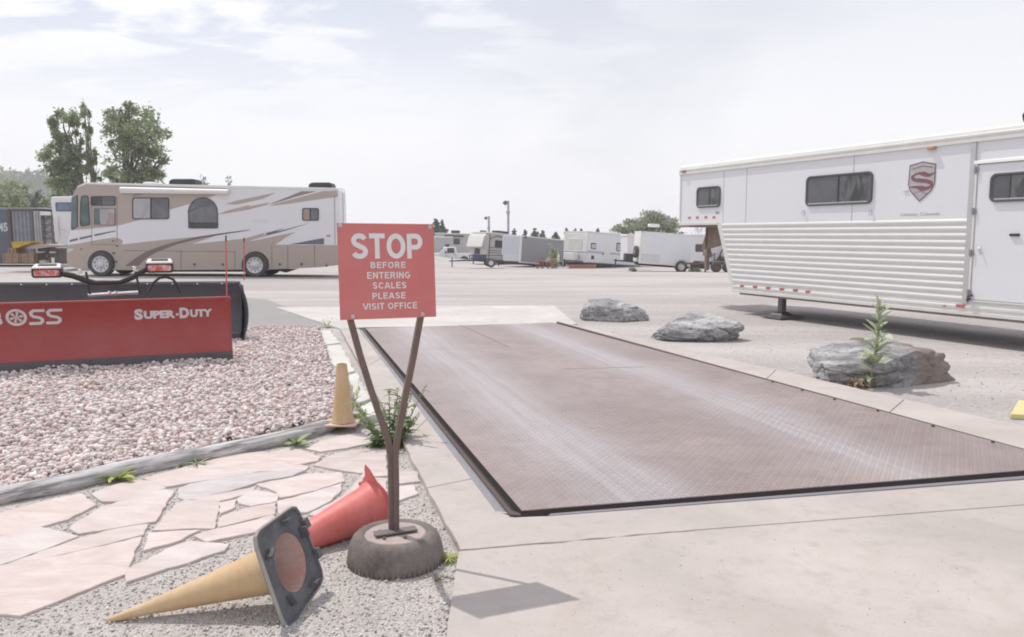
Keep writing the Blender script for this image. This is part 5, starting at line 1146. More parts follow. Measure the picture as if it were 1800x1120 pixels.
# ------------------------------------------------------------------ horse trailer
def horse_trailer():
    d = Vector((-.45, 1)).normalized(); O0 = Vector((5.0, 15.1)); a = math.atan2(-d.y, -d.x)            # heading of the side, front to rear
    s0, zt = onplane(1197, 303, (O0.x, O0.y), a); O = O0 + Vector((math.cos(a), math.sin(a)))*s0
    root = thing('horse_trailer', 'white gooseneck horse trailer with ribbed lower side, dark windows and a shield emblem', 'horse trailer', (O.x, O.y, 0), a)
    h = lambda px, py: onplane(px, py, (O.x, O.y), a)
    W = 1.8; E = h(1800, 400)[0] + 3.4
    zr = h(1500, 268)[1]; z_up = h(1450, 389)[1]; z_b = h(1600, 541)[1]; z_nb = h(1230, 394)[1]
    sA = h(1264, 394)[0]; sB = h(1288, 511)[0]; sD0 = h(1712, 400)[0]
    SKIN = M('white_skin', (.74, .74, .765), .42, 0, .06, .9, (.6, .58, .57)); RIB = M('ribbed_white', (.72, .71, .695), .32, .15, .12, 3, (.52, .48, .45)); RAIL = M('white_rail', (.72, .71, .68), .3, .1, .14, 3)
    V = lambda s, z, y=0.0: Vector((s, y, z))
    body = MB(); out = [(0, zr), (0, z_nb), (sA, z_nb), (sB, z_b), (E, z_b), (E, zr)]
    body.prism([V(s, z) for s, z in out], (0, W, 0)); body.build('body', SKIN, root, True, smooth=False, bevel=.012)
    # seams in the upper skin
    b = MB()
    for px in (1272, 1312, 1499):
        s = h(px, 340)[0]; b.box((s - .006, -.003, z_up), (s + .006, .001, zr - .02))
    b.build('panel_seam', M('grey_seam', (.42, .42, .44), .6), root, True, smooth=False)
    # roof: rounded rail with two steps and a low crown
    prof = [(-.012, zr - .06), (-.035, zr - .055), (-.035, zr - .02), (-.015, zr - .012), (-.02, zr + .02), (-.03, zr + .025), (-.03, zr + .05), (-.012, zr + .06), (.0, zr + .10), (.05, zr + .145), (.18, zr + .18), (W/2, zr + .22), (W - .18, zr + .18), (W - .03, zr + .10), (W + .02, zr - .02), (W + .02, zr - .06)]
    b = MB().rings([[V(s, z, y) for y, z in prof] for s in (-.03, .0, E)]); b.build('roof', RAIL, root, True, sharp=28)
    # rubbed trims: slanted front bar and lower rails
    b = MB(); b.prism([V(s, z, -.012) for s, z in [(sA - .06, z_nb + .02), (sA + .10, z_nb + .02), (sB + .13, z_b), (sB - .02, z_b)]], (0, .02, 0)); b.prism([V(s, z, -.012) for s, z in [(-.01, z_nb - .02), (sA, z_nb - .02), (sA, z_nb + .03), (-.01, z_nb + .03)]], (0, .02, 0))
    b.box((-.012, -.016, z_nb + .06), (.03, .03, zr - .06)); b.build('trim', RAIL, root, True, smooth=False, bevel=.004)
    zl = h(1450, 513)[1]
    prf = [(0, z_b - .03), (-.03, z_b - .025), (-.03, z_b + .02), (-.018, z_b + .026), (-.018, zl - .07), (-.03, zl - .06), (-.03, zl - .03), (-.012, zl - .02), (-.012, zl + .012), (0, zl + .015)]
    MB().rings([[V(s, z, y) for y, z in prf] for s in (sB + .02, E)], cap=False, closed=False).build('lower_rail', RAIL, root, True, sharp=30)
    MB().box((sB + .15, .05, z_b - .07), (E, W - .1, z_b)).build('floor_beam', M('beam_tan', (.30, .25, .23), .7), root, True, smooth=False)
    # corrugated ribs, real relief, ends cut to the slanted bar
    n = 12; zb0 = zl + .015; st = (z_up - zb0)/n; b = MB(); sl = lambda z: sA + .08 + (sB - sA)*(z_nb - z)/(z_nb - z_b)
    pf = []
    for k in range(n):
        z = zb0 + st*k
        for t, y in ((0, -.002), (.10, -.004), (.22, -.012), (.42, -.020), (.62, -.021), (.80, -.015), (.92, -.006), (.985, -.002)): pf.append((y, z + st*t))
    pf.append((-.002, z_up)); sR = h(1700, 460)[0]
    b.rings([[V(sl(z), z, y) for y, z in pf], [V(sR, z, y) for y, z in pf]], cap=False, closed=False); b.build('ribbed_panel', RIB, root, True, sharp=20)
    sE2 = h(1800, 400)[0] + .5
    # windows
    def win(px0, px1, yt, yb, split, s_end=None, par=root, yo=0.0):
        s0_, s1_ = h(px0, 340)[0], (h(px1, 340)[0] if s_end is None else s_end); zt_ = .5*(h(px0, yt)[1] + h(px0, yt)[1]); zb_ = h(px0, yb)[1]
        q = rrect(s0_, zb_, s1_, zt_, .09, 6); i = inset(q, .025); i2 = inset(q, .04)
        f = MB().rings([[V(*p, yo - .002) for p in q], [V(*p, yo - .03) for p in q], [V(*p, yo - .03) for p in i], [V(*p, yo - .012) for p in i2]], cap=False).build('window', M('window_grey_frame', (.10, .10, .115), .45, .2), par, True, sharp=40)
        sm = s0_ + (s1_ - s0_)*split; cl = lambda left: _clip(i2, sm, left)
        MB().face([V(*p, yo - .013) for p in cl(True)]).build('pane', m_glass('dim_blind_glass', (.085, .088, .095), (.11, .112, .12)), f, True, smooth=False); MB().face([V(*p, yo - .013) for p in cl(False)]).build('pane', m_glass('reflection_glass', (.035, .037, .04), (.14, .14, .145), .08, 7, (1, 1, .4)), f, True, smooth=False)  # right pane's noise colours in a tree reflection and dim interior
        MB().box((sm - .018, yo - .026, zb_ + .04), (sm + .018, yo - .012, zt_ - .04)).build('mullion', M('window_grey_frame', (.1, .1, .1)), f, True, smooth=False)
        MB().box((s0_ + .08, yo - .028, zb_ + .035), (s1_ - .08, yo - .013, zb_ + .05)).build('sill', ALU, f, True, smooth=False)
    def _clip(poly, xm, left):
        o = []
        for k in range(len(poly)):
            p, c = poly[k], poly[(k+1) % len(poly)]; ia = (p[0] <= xm) == left; ic = (c[0] <= xm) == left
            if ia: o.append(p)
            if ia != ic: t = (xm - p[0])/(c[0] - p[0]); o.append((xm, p[1] + t*(c[1] - p[1])))
        return o
    win(1226, 1267, 330, 366, .55); win(1418, 1534, 311, 363, .50)
    # door with surround
    dL, dT, dB = h(1714, 420)[0], h(1735, 289)[1], h(1706, 526)[1]; dR = dL + .95
    MB().box((dL, -.022, dB), (dR, .0, dT)).build('door', SKIN, root, True, smooth=False, bevel=.006); door = bpy.data.objects[[o.name for o in root.children if o.name.startswith('door')][-1]]
    b = MB(); b.box((dL - .045, -.034, dB - .02), (dL - .005, .0, dT + .05)); b.box((dR + .005, -.034, dB - .02), (dR + .045, .0, dT + .05)); b.prism([V(dL - .06, dT + .012, -.05), V(dR + .06, dT + .012, -.05), V(dR + .06, dT + .06, -.03), V(dL - .06, dT + .06, -.03)], (0, .05, 0)); b.box((dL - .05, -.03, dB - .03), (dR + .05, 0, dB - .008))
    b.build('door_frame', RAIL, root, True, smooth=False, bevel=.004)
    MB().box((h(1703, 400)[0] - .02, -.03, zl), (dL - .05, .0, zr - .06)).build('corner_post', M('grey_post', (.56, .55, .56), .4, .4, .15), root, True, smooth=False, bevel=.004)
    win(1743, 1830, 306, 356, .42, s_end=dR - .10, par=root, yo=-.022)
    b = MB(); s, z = h(1778, 413); b.box((s, -.05, z - .018), (s + .13, -.022, z + .018)); b.build('handle', BLKF, door, True, bevel=.004)
    b = MB()
    for y in (300, 372, 445, 515): s = dL - .025; z = h(1710, y)[1]; b.tube([(s, -.045, z - .05), (s, -.045, z + .05)], .014, 8); b.box((s - .03, -.042, z - .035), (s + .04, -.03, z + .035))
    b.build('hinge', M('grey_hinge', (.34, .33, .34), .45, .6), root, True)
    b = MB(); s, z = h(1706, 522); b.tube([(s, -.05, z - .03), (s + .02, -.09, z + .01), (s + .07, -.05, z + .03)], .014, 6); b.tube([(s - .02, -.05, z - .04), (s + .01, -.08, z - .05), (s + .03, -.05, z - .02)], .016, 6); b.build('latch', BLKF, root, True)
    s, z = h(1725, 440); MB().tube([(s - .01, -.03, z + .04), (s, -.06, z + .02), (s + .03, -.05, z - .06)], .012, 6).build('door_holdback', ALU, root, True)
    # tie rings
    for px, py in ((1414, 371), (1532, 370)):
        s, z = h(px, py); b = MB().tube([(s, -.002, z), (s, -.03, z)], .010, 6); b.tube([(s + .035*math.cos(k*.5236)*.8, -.03, z - .035 + .045*math.sin(k*.5236)) for k in range(13)], .006, 5); b.build('tie_ring', ALU, root, True)
    # red reflectors and lamps
    b = MB()
    for px, py in ((1306, 503), (1329, 504.5), (1352, 506.5), (1376, 508.5), (1400, 510.5), (1422, 513)):
        s, z = h(px, py); b.box((s - .05, -.036, z - .024), (s + .05, -.02, z + .024))
    for px, py in ((1212, 383), (1226, 382.5), (1241, 382), (1255, 382)): s, z = h(px, py); b.box((s - .045, -.006, z - .022), (s + .045, .0, z + .022))
    s, z = h(1691, 538); b.box((s - .07, -.04, z - .022), (s + .06, -.02, z + .022)); s, z = h(1662, 537); b.prism([V(s - .05, z - .012, -.036), V(s + .04, z - .012, -.036), V(s + .02, z + .012, -.036)], (0, .015, 0))
    b.build('reflector', REDL, root, True, smooth=False)
    for px, py in ((1204, 302), (1640, 262)):
        s, z = h(px, py); MB().rings([[V(s + (x - .5)*.13*k, z - .015 + .05*zz, y) for x, zz in ((0, 0), (1, 0), (1, 1), (0, 1))] for y, k in ((-.02, 1), (-.07, .8))]).build('clearance_light', AMBER, root, True, bevel=.008)
    s, z = h(1261, 374); MB().box((s - .05, -.006, z - .02), (s + .05, .0, z + .02)).build('placard', M('placard_grey', (.36, .36, .38), .6, 0, .6, 80), root, True, smooth=False)
    # shield emblem and place name
    sx0, sz1 = h(1597, 287); EM = M('emblem_silver', (.42, .39, .41), .4, .3, .4, 9, (.56, .54, .56)); EMD = M('emblem_dark', (.16, .11, .12), .5); EMR = M('emblem_maroon', (.22, .10, .115), .5)
    q = [h(x, y) for x, y in ((1600.5, 291.5), (1623, 285), (1645, 288.5), (1643, 322), (1637, 335), (1616.5, 353.5), (1601, 336), (1597.5, 325))]
    em = MB().prism([V(*p, -.007) for p in q], (0, .006, 0)).build('emblem', EM, root, True, smooth=False)
    b = MB(); stroke(b, q, .016, lambda x, z: V(x, z, -.0085), closed=True)
    stroke(b, [h(1604, 298), h(1622, 292), h(1641, 294)], .012, lambda x, z: V(x, z, -.0085)); stroke(b, [h(1606, 341), h(1617, 336), h(1630, 341)], .008, lambda x, z: V(x, z, -.0085)); b.build('emblem_outline', EMD, em, True, smooth=False)
    b = MB(); cps = [(1643.5, 303.5), (1634, 308), (1625, 306), (1616, 305), (1608, 308), (1604.5, 312.5), (1609, 316.5), (1620, 317.5), (1631, 319), (1637.5, 322), (1637, 327.5), (1630, 331), (1621, 331.5), (1611, 329), (1598, 329.5)]
    ws = [.012, .05, .075, .03, .03, .05, .055, .06, .06, .055, .035, .05, .08, .04, .008]; P_ = []; Wd = []
    for k in range(len(cps) - 1):
        p0, p1, p2, p3 = [Vector(h(*cps[min(len(cps)-1, max(0, k + j))])) for j in (-1, 0, 1, 2)]
        for t in (0, .25, .5, .75): P_.append(tuple(.5*((2*p1) + (p2 - p0)*t + (2*p0 - 5*p1 + 4*p2 - p3)*t*t + (3*p1 - p0 - 3*p2 + p3)*t**3))); Wd.append(ws[k] + (ws[k+1] - ws[k])*t)
    stroke(b, P_, Wd, lambda x, z: V(x, z, -.010)); b.build('emblem_letter', EMR, em, True, smooth=False)
    b = MB(); t0, t1 = h(1584, 379), h(1652, 379); put_text(b, 'Littleton, Colorado', lambda u, v: V(t0[0] + (t1[0] - t0[0])*u, h(1618, 380)[1] + .055*v, -.004), 0, 1, 0, 1, .0); b.build('lettering', M('grey_lettering', (.36, .35, .37), .6), root, True, smooth=False)
    s, z = h(1588, 336); MB().prism([V(s, z, -.02), V(s + .10, z + .005, -.02), V(s + .07, z + .04, -.015)], (0, .02, 0)).build('vent_flap', RAIL, root, True, smooth=False)
    # landing jack
    s, z = h(1364, 528); zg = 0.0
    b = MB(); b.box((s - .055, .10, .10), (s + .055, .21, z_b)); b.build('jack_leg', STEELD, root, True, bevel=.004)
    MB().rings([[V(s + x*k, zz, .155 + y*k) for x, y in ((-1, -1), (1, -1), (1, 1), (-1, 1))] for zz, k in ((.02, .28), (.06, .27), (.075, .16), (.13, .07))]).build('jack_foot', STEELD, root, True, smooth=False)
    # gooseneck hitch
    h2 = lambda px, py: onplane(px, py, (O.x - math.sin(a)*W/2, O.y + math.cos(a)*W/2), a); g0, g1 = h2(1245, 420)[0], h2(1243, 474); gA = h2(1236, 440); gB = h2(1268, 428); gC = h2(1262, 398)
    yc = W/2; zg1 = g1[1] + .0; b = MB()
    sh = 0.0; zc1 = h2(1243, 446)[1]; zc2 = h2(1243, 472)[1]
    b.box((g0 - .05, yc - .05, zc1), (g0 + .05, yc + .05, z_nb)); b.box((g0 - .07, yc - .04, zc2), (g0 + .01, yc + .04, zc1)); b.tube([(g0 - .03, yc, zc2), (g0 - .03, yc, zc2 - .04)], .055, 10); b.box((g0 - .10, yc - .07, zc1 - .05), (g0 + .06, yc + .07, zc1 + .05))
    b.build('coupler', M('neck_tan', (.30, .24, .20), .8, .1, .4, 4, (.17, .11, .09)), root, True, bevel=.004)
    b = MB(); b.prism([V(g0 + .07, z_nb - .01, yc - .05), V(gC[0] + .12, z_nb - .02, yc - .05), V(gB[0] + .2, gB[1], yc - .05), V(gA[0], gA[1], yc - .05), V(gA[0] + .02, gA[1] + .12, yc - .05)], (0, .10, 0)); b.box((g0 - .25, .25, z_nb - .06), (sA + .02, W - .25, z_nb)); b.build('neck_gusset', M('neck_tan', (.30, .24, .20), .8, .1, .4, 4, (.17, .11, .09)), root, True, smooth=False)
    # things on the roof
    s, z = h(1795, 247); b = MB().tube([(s - .02, .12, zr + .14), (s - .05, .12, zr + .24), (s + .01, .12, zr + .34)], .035, 8); b.build('roof_pipe', BLKF, root, True)
    MB().lathe([(.16, 0), (.17, .04), (.10, .12), (.001, .14)], 16, Matrix.Translation((s + .20, .22, zr + .15))).build('roof_vent', RAIL, root, True)
    # axles beyond the frame
    for sx in (E - 1.5, E - .75): 
        t = MB().lathe([(.2, -.11), (.36, -.11), (.38, -.05), (.38, .05), (.36, .11), (.2, .11)], 28, frame((0, -1, 0), (0, 0, 1), (sx, .10, .37))).build('wheel', RUB, root, True)
horse_trailer()
# ------------------------------------------------------------------ far vehicles: boxy trailers in local space (x back along the side, y across the front, z up)
def place(name, label, cat, px, py, Y, yaw, group=None, tilt=0):
    p = dp(px, py, Y); o = thing(name, label, cat, tuple(p), R(yaw), group); o.rotation_euler = (0, R(tilt), R(yaw)); return o
def boxes(root, name, mat, lst, bevel=.01):
    b = MB()
    for lo, hi in lst: b.box(lo, hi)
    return b.build(name, mat, root, True, smooth=False, bevel=bevel)
def lwheel(root, x, y, r=.36, w=.22, rim=CHR): 
    return wheel(root, Vector((x, y, r)), (0, -1, 0), r, w, r*.58, rim, parts=False) if False else _lw(root, x, y, r, w, rim)
def _lw(root, x, y, r, w, rim):
    m_ = frame((0, -1, 0), (0, 0, 1), (x, y, r)); t = MB().lathe([(r*.55, -w/2), (r*.9, -w/2), (r, -w*.3), (r, w*.3), (r*.9, w/2), (r*.58, w*.46)], 22, m_, cap=False).build('wheel', RUB, root, True, sharp=45)
    MB().lathe([(r*.58, w*.4), (r*.5, w*.48), (r*.25, w*.3), (.001, w*.36)], 16, m_, cap=False).build('rim', rim, t, True); return t
PALE = M('pale_aluminium_skin', (.76, .76, .79), .45, .1, .12, .8); GREYS = M('grey_trailer_skin', (.30, .295, .315), .42, .1, .08, .7); LGREY = M('blue_grey_panel', (.50, .51, .57), .5, 0, .1, 1)
CREAM = M('cream_cap', (.66, .645, .60), .4, 0, .1, 1); RVT = M('taupe_side', (.50, .475, .455), .45, 0, .1, 1); CANV = M('pale_canvas', (.60, .60, .50), .8, 0, .2, 2); ORNG = M('orange_steel', (.44, .20, .14), .6, 0, .3, 3)
GW = 'windows'
def window(root, poly, mat=GL_D, fr=BLKF):           # poly of 3-D local points, outward offset supplied by caller
    f = MB().prism(poly[0], poly[1]).build('window', fr, root, True, smooth=False)
    MB().prism([p + Vector(poly[1])*1.15 for p in poly[2]], Vector(poly[1])*.15).build('pane', mat, f, True, smooth=False); return f
def side_win(root, x0, z0, x1, z1, mat=GL_D, d=.04, y=0): 
    q = [Vector((x, y, z)) for x, z in rrect(x0, z0, x1, z1, .08, 3)]; i = [Vector((x, y, z)) for x, z in rrect(x0 + d, z0 + d, x1 - d, z1 - d, .06, 3)]; return window(root, (q, (0, -.02, 0), i), mat)
def front_win(root, y0, z0, y1, z1, mat=GL_D, d=.05, x=0, fr=BLKF):
    q = [Vector((x, y, z)) for y, z in rrect(y0, z0, y1, z1, .08, 3)]; i = [Vector((x, y, z)) for y, z in rrect(y0 + d, z0 + d, y1 - d, z1 - d, .06, 3)]; return window(root, (q, (-.02, 0, 0), i), mat, fr)
# white travel trailer
def travel_trailer():
    r = place('travel_trailer', 'older white travel trailer with ribbed front and louvred windows', 'travel trailer', 1031, 472, 60, 43, tilt=4)
    L, W, H = 6.6, 2.4, 2.75; zb = .45
    boxes(r, 'shade_clutter', M('shade_clutter_dark', (.05, .046, .045), .9, 0, .5, 3, (.16, .13, .12)), [((.3 + k*.8, .25 + .2*(k % 2), .02), (.75 + k*.8, 1.4, .2 + .08*(k % 3))) for k in range(6)], .02)  # added dark clutter, fills in the shadow strip beneath the trailer
    boxes(r, 'body', PALE, [((0, 0, zb), (L, W, H))], .06)
    prof = [(-.02, zb)]; n = 14
    for k in range(n):
        z = zb + .55 + (H - zb - .62)*k/n; s = (H - zb - .62)/n; prof += [(-.03 - .02, z), (-.05 - .02, z + s*.4), (-.04, z + s*.8)]
    prof += [(-.03, H - .02), (.05, H)]
    b = MB().rings([[(x, y, z) for x, z in prof] for y in (-.01, W + .01)], cap=False, closed=False); b.build('ribbed_front', WTRIM, r, True, sharp=25)
    boxes(r, 'roof', WTRIM, [((-.06, -.05, H - .02), (L + .05, W + .05, H + .06))], .03)
    front_win(r, .55, 1.45, W - .45, 2.25, M('window_shield', (.62, .60, .56), .5), .06, -.07, WTRIM)
    boxes(r, 'stripe', M('grey_blue_stripe', (.36, .38, .45), .5), [((.02, -.006, 1.20), (L, 0, 1.30)), ((.02, -.006, 1.34), (L, 0, 1.37)), ((-.075, 0, 1.18), (-.05, W, 1.26))], 0)
    for x0, x1, z0, z1 in ((.35, .95, 1.5, 1.95), (3.35, 4.45, 1.5, 2.15)):
        f = side_win(r, x0, z0, x1, z1, GL_G)
        b = MB()
        for k in range(4): z = z0 + .08 + (z1 - z0 - .16)*k/4; b.box((x0 + .05, -.05, z), (x1 - .05, -.02, z + (z1 - z0)*.10))
        b.build('louvre', WTRIM, f, True, smooth=False)
    boxes(r, 'door', WTRIM, [((1.9, -.012, .75), (2.6, 0, 2.4))], .01); boxes(r, 'hatch', BLKF, [((.45, -.012, .72), (.78, 0, 1.0)), ((1.72, -.012, 1.12), (1.86, 0, 1.24))], 0)
    boxes(r, 'propane_cover', WTRIM, [((-.75, .75, .55), (-.15, 1.75, 1.15))], .06); boxes(r, 'air_conditioner', WTRIM, [((3.2, .7, H + .06), (4.3, 1.7, H + .30))], .06)
    boxes(r, 'skirt', DARK, [((.05, .03, .25), (L - .05, W - .05, zb))], 0)
    for x in (4.0, 4.9): lwheel(r, x, .14)
    b = MB(); b.tube([(-1.3, 1.2, .5), (0, .4, .5)], .05, 4); b.tube([(-1.3, 1.2, .5), (0, 2.0, .5)], .05, 4); b.tube([(-1.2, 1.2, .02), (-1.2, 1.2, .6)], .05, 6); b.build('drawbar', BLKF, r, True)
travel_trailer()
def cargo(label, px, py, Y, yaw, L, W, H, side, front, trim, wheels, tilt=0, group='enclosed cargo trailers across the lot'):
    r = place('cargo_trailer', label, 'cargo trailer', px, py, Y, yaw, group, tilt); zb = .42
    boxes(r, 'body', side, [((.0, 0, zb), (L, W, H))], .03)
    boxes(r, 'front_panel', front, [((-.012, .06, zb + .05), (0, W - .06, H - .06))], 0)
    boxes(r, 'corner_trim', trim, [((-.03, -.02, zb), (.10, .07, H)), ((-.03, W - .07, zb), (.1, W + .02, H)), ((-.02, -.02, H - .06), (L + .02, W + .02, H + .02)), ((0, -.015, zb - .02), (L, .03, zb + .07))], .008)
    for x in wheels:
        lwheel(r, x, .06, .36, .22)
        b = MB().rings([[(x + .50*math.cos(R(a))*k, yy, .36 + .50*math.sin(R(a))*k) for a in range(0, 181, 15)] for yy, k in ((.0, .9), (-.08, .9), (-.08, 1.0), (.0, 1.0))], cap=False, closed=False); b.build('fender', trim, r, True)
    boxes(r, 'underframe', DARK, [((.1, .1, .28), (L - .05, W - .1, zb))], 0)
    b = MB(); b.tube([(-1.3, W/2, .45), (.0, .25, .45)], .05, 4); b.tube([(-1.3, W/2, .45), (0, W - .25, .45)], .05, 4); b.tube([(-1.2, W/2, .02), (-1.2, W/2, .55)], .04, 6); b.build('drawbar', BLKF, r, True)
    return r
c1 = cargo('long grey cargo trailer with a pale blue grey front panel', 913, 471, 62, 40, 7.6, 2.2, 2.5, GREYS, LGREY, WTRIM, (4.2, 5.1), 4.5)
boxes(c1, 'stone_guard', ALU, [((-.02, .1, .5), (-.012, 2.2, 1.05))], 0); b = MB().lathe([(.09, 0), (.09, .02), (.03, .03)], 10, frame((0, -1, 0), (0, 0, 1), (.45, -.005, 2.42))); b.build('vent', BLKF, c1, True)
c2 = cargo('white cargo trailer with a rounded fender and a spare wheel on its front', 1122, 475, 46.5, 2, 3.02, 2.0, 2.25, PALE, WTRIM, WTRIM, (2.5,), 4)
t = MB().lathe([(.15, -.1), (.33, -.1), (.36, -.04), (.36, .04), (.33, .1), (.15, .1)], 22, frame((-1, 0, 0), (0, 0, 1), (-.16, .42, 1.05)), cap=False).build('spare_wheel', RUB, c2, True); MB().lathe([(.15, .09), (.001, .10)], 14, frame((-1, 0, 0), (0, 0, 1), (-.16, .42, 1.05)), cap=False).build('rim', CHR, t, True)
boxes(c2, 'stone_guard', ALU, [((.12, -.008, .5), (1.2, 0, .98))], 0); boxes(c2, 'marker', BLKF, [((.12, -.01, 2.36), (.3, 0, 2.44))], 0); boxes(c2, 'roof_vent', WTRIM, [((.6, .7, 2.57), (1.2, 1.4, 2.75))], .05); boxes(c2, 'battery_box', BLKF, [((-.75, .3, .5), (-.3, 1.1, .92))], .02)
# pale box trailer between the two
b_ = place('cargo_trailer', 'narrow pale trailer half hidden between the travel trailer and the white cargo trailer', 'cargo trailer', 1102, 472, 52, 5, 'enclosed cargo trailers across the lot')
boxes(b_, 'body', WHITE, [((.0, .0, .5), (.85, 2.0, 2.1))], .05); boxes(b_, 'roof', WTRIM, [((-.05, -.03, 2.08), (.9, 2.03, 2.22))], .04)
# fifth wheel camper
def fifth_wheel():
    r = place('fifth_wheel_camper', 'taupe and white fifth wheel camper with a sloped front cap', 'camper', 853, 466, 68, 40, tilt=5); L, W, H = 6.5, 2.3, 2.75
    MB().prism([(x, 0, z) for x, z in ((0, .6), (L, .6), (L, H), (.25, H), (-.15, 2.3), (-.35, 1.55), (-.0, 1.35))], (0, W, 0)).build('body', RVT, r, True, smooth=False, bevel=.05)
    MB().prism([(x, .05, z) for x, z in ((-.38, 1.5), (-.17, 2.3), (.0, H - .1), (-.06, H - .06), (-.30, 2.35), (-.5, 1.5))], (0, W - .1, 0)).build('front_cap', CREAM, r, True, bevel=.04)
    boxes(r, 'roof', WTRIM, [((.05, -.04, H - .03), (L, W + .04, H + .08))], .03)
    side_win(r, .9, 1.6, 2.0, 2.2, GL_D); b = MB()
    for z in (1.05, 1.25, 1.5): b.prism([(x, -.006, zz) for x, zz in ((.2, z), (3.3, z + .06), (3.3, z + .1), (.2, z + .07))], (0, .005, 0))
    b.prism([(x, -.006, zz) for x, zz in ((.3, 2.2), (1.0, 2.5), (3.4, 2.35), (3.4, 2.45), (1.0, 2.62), (.3, 2.3))], (0, .005, 0)); b.build('livery_stripe', BROWN, r, True, smooth=False)
    boxes(r, 'corner_trim', BLKF, [((.28, -.015, .65), (.36, 0, H - .1))], 0); boxes(r, 'air_conditioner', BLKF, [((1.8, .8, H + .08), (3.0, 1.7, H + .36)), ((-.2 + .6, 1.2, H + .08), (.9, 1.6, H + .25))], .05)
    b = MB(); stroke(b, [(.75, 1.95), (1.2, 1.9), (1.65, 1.95)], .05, lambda y, z: Vector((-.37 - (z - 1.5)*-.10, y, z))); b.build('cap_mark', BLKF, r, True, smooth=False)
    boxes(r, 'underframe', DARK, [((.1, .1, .3), (L, W - .1, .6))], 0); 
    for x in (4.6, 5.5): lwheel(r, x, .12)
    b = MB(); b.box((-.1, .9, .75), (.45, 1.5, 1.4)); b.tube([(.3, .3, 0), (.3, .3, .8)], .05, 6); b.tube([(.3, 2.1, 0), (.3, 2.1, .8)], .05, 6); b.build('hitch', BLKF, r, True)
fifth_wheel()
# open flat trailer in front of it
def flat_trailer():
    r = place('flat_trailer', 'low dark open trailer in front of the fifth wheel camper', 'trailer', 884, 470, 59, 8); b = MB()
    b.box((-2.6, 0, .45), (0, .08, .55)); b.box((-2.6, 1.6, .45), (0, 1.68, .55)); b.box((-2.6, 0, .45), (-2.5, 1.68, .55)); b.box((-.1, 0, .45), (0, 1.68, .55)); b.tube([(-2.6, .1, .5), (-3.9, .84, .45)], .05, 4); b.tube([(-2.6, 1.6, .5), (-3.9, .84, .45)], .05, 4); b.box((-2.55, 0, .85), (0, .05, .9))
    for x in (-2.5, -1.3, -.08): b.box((x, 0, .5), (x + .05, .05, .9))
    b.build('frame', BLKF, r, True, smooth=False); boxes(r, 'deck', M('old_planks', (.25, .23, .23), .9, 0, .4, 4), [((-2.5, .08, .5), (-.1, 1.6, .54))], 0)
    boxes(r, 'tool_box', M('navy_box', (.09, .11, .19), .5), [((-2.2, .3, .54), (-1.2, .9, .95))], .02); lwheel(r, -.9, -.12, .33, .2); lwheel(r, -.9, 1.8, .33, .2); b = MB().tube([(-3.7, .84, .0), (-3.7, .84, .7)], .04, 6); b.build('jack', BLKF, r, True)
flat_trailer()
# pickup truck, facing left
def pickup():
    r = place('pickup_truck', 'white pickup truck facing left beside the red sign', 'pickup truck', 784, 465, 84, 12); WT = M('truck_white', (.74, .74, .75), .3, 0, .08, 1, coat=.3)
    W = 1.95   # local x = 0 at the cab's middle; front at -x
    out = [(-1.95, .45), (-2.0, .75), (-1.92, 1.0), (-1.7, 1.10), (-.75, 1.16), (-.2, 1.76), (.10, 1.82), (1.0, 1.82), (1.12, 1.75), (1.16, 1.2), (2.75, 1.2), (2.77, .6), (2.6, .5), (1.9, .45)]
    MB().prism([(x, 0, z) for x, z in out], (0, W, 0)).build('body', WT, r, True, smooth=False, bevel=.07, seg=3)
    boxes(r, 'bed', BLKF, [((1.25, .08, 1.19), (2.7, W - .08, 1.205))], 0)
    q = [(-.55, 1.20), (-.12, 1.70), (.12, 1.74), (.0, 1.2)]; f = MB().prism([(x, -.012, z) for x, z in ((.15, 1.2), (.15, 1.72), (.85, 1.74), (.92, 1.2))], (0, .012, 0)).build('side_window', GL_D, r, True, smooth=False)
    MB().prism([(x, .12, z) for x, z in ((-.76, 1.19), (-.22, 1.76), (-.20, 1.78), (-.80, 1.19))], (0, W - .24, 0)).build('windshield', GL_T, r, True, smooth=False)
    boxes(r, 'bumper', M('grey_bumper', (.20, .20, .21), .5, .3), [((-2.1, -.02, .42), (-1.9, W + .02, .66))], .03); boxes(r, 'grille', BLKF, [((-2.03, .25, .72), (-1.95, W - .25, .98))], .01)
    boxes(r, 'headlight', M('headlight', (.6, .6, .58), .15), [((-2.02, .05, .76), (-1.85, .3, .96))], .02); boxes(r, 'mirror', BLKF, [((-.1, -.2, 1.2), (.08, -.02, 1.38))], .02); boxes(r, 'door_handle', BLKF, [((.8, -.02, 1.02), (.98, 0, 1.07))], 0)
    b = MB()
    for x in (.1, 1.05): b.box((x, -.006, .55), (x + .02, 0, 1.2))
    b.build('door_seam', SEAM, r, True, smooth=False)
    for x in (-1.25, 1.95):
        MB().prism([(x + .48*math.cos(R(a)), -.01, .40 + .48*math.sin(R(a))) for a in range(0, 181, 15)], (0, .012, 0)).build('wheel_well_shade', DARK, r, True, smooth=False); lwheel(r, x, .10, .38, .26, STEELD); lwheel(r, x, W - .15, .38, .26, STEELD)  # dark half discs paint wheel hollow shade, nothing is cut out
    boxes(r, 'underframe', DARK, [((-1.7, .2, .32), (2.6, W - .2, .5))], 0)
pickup()
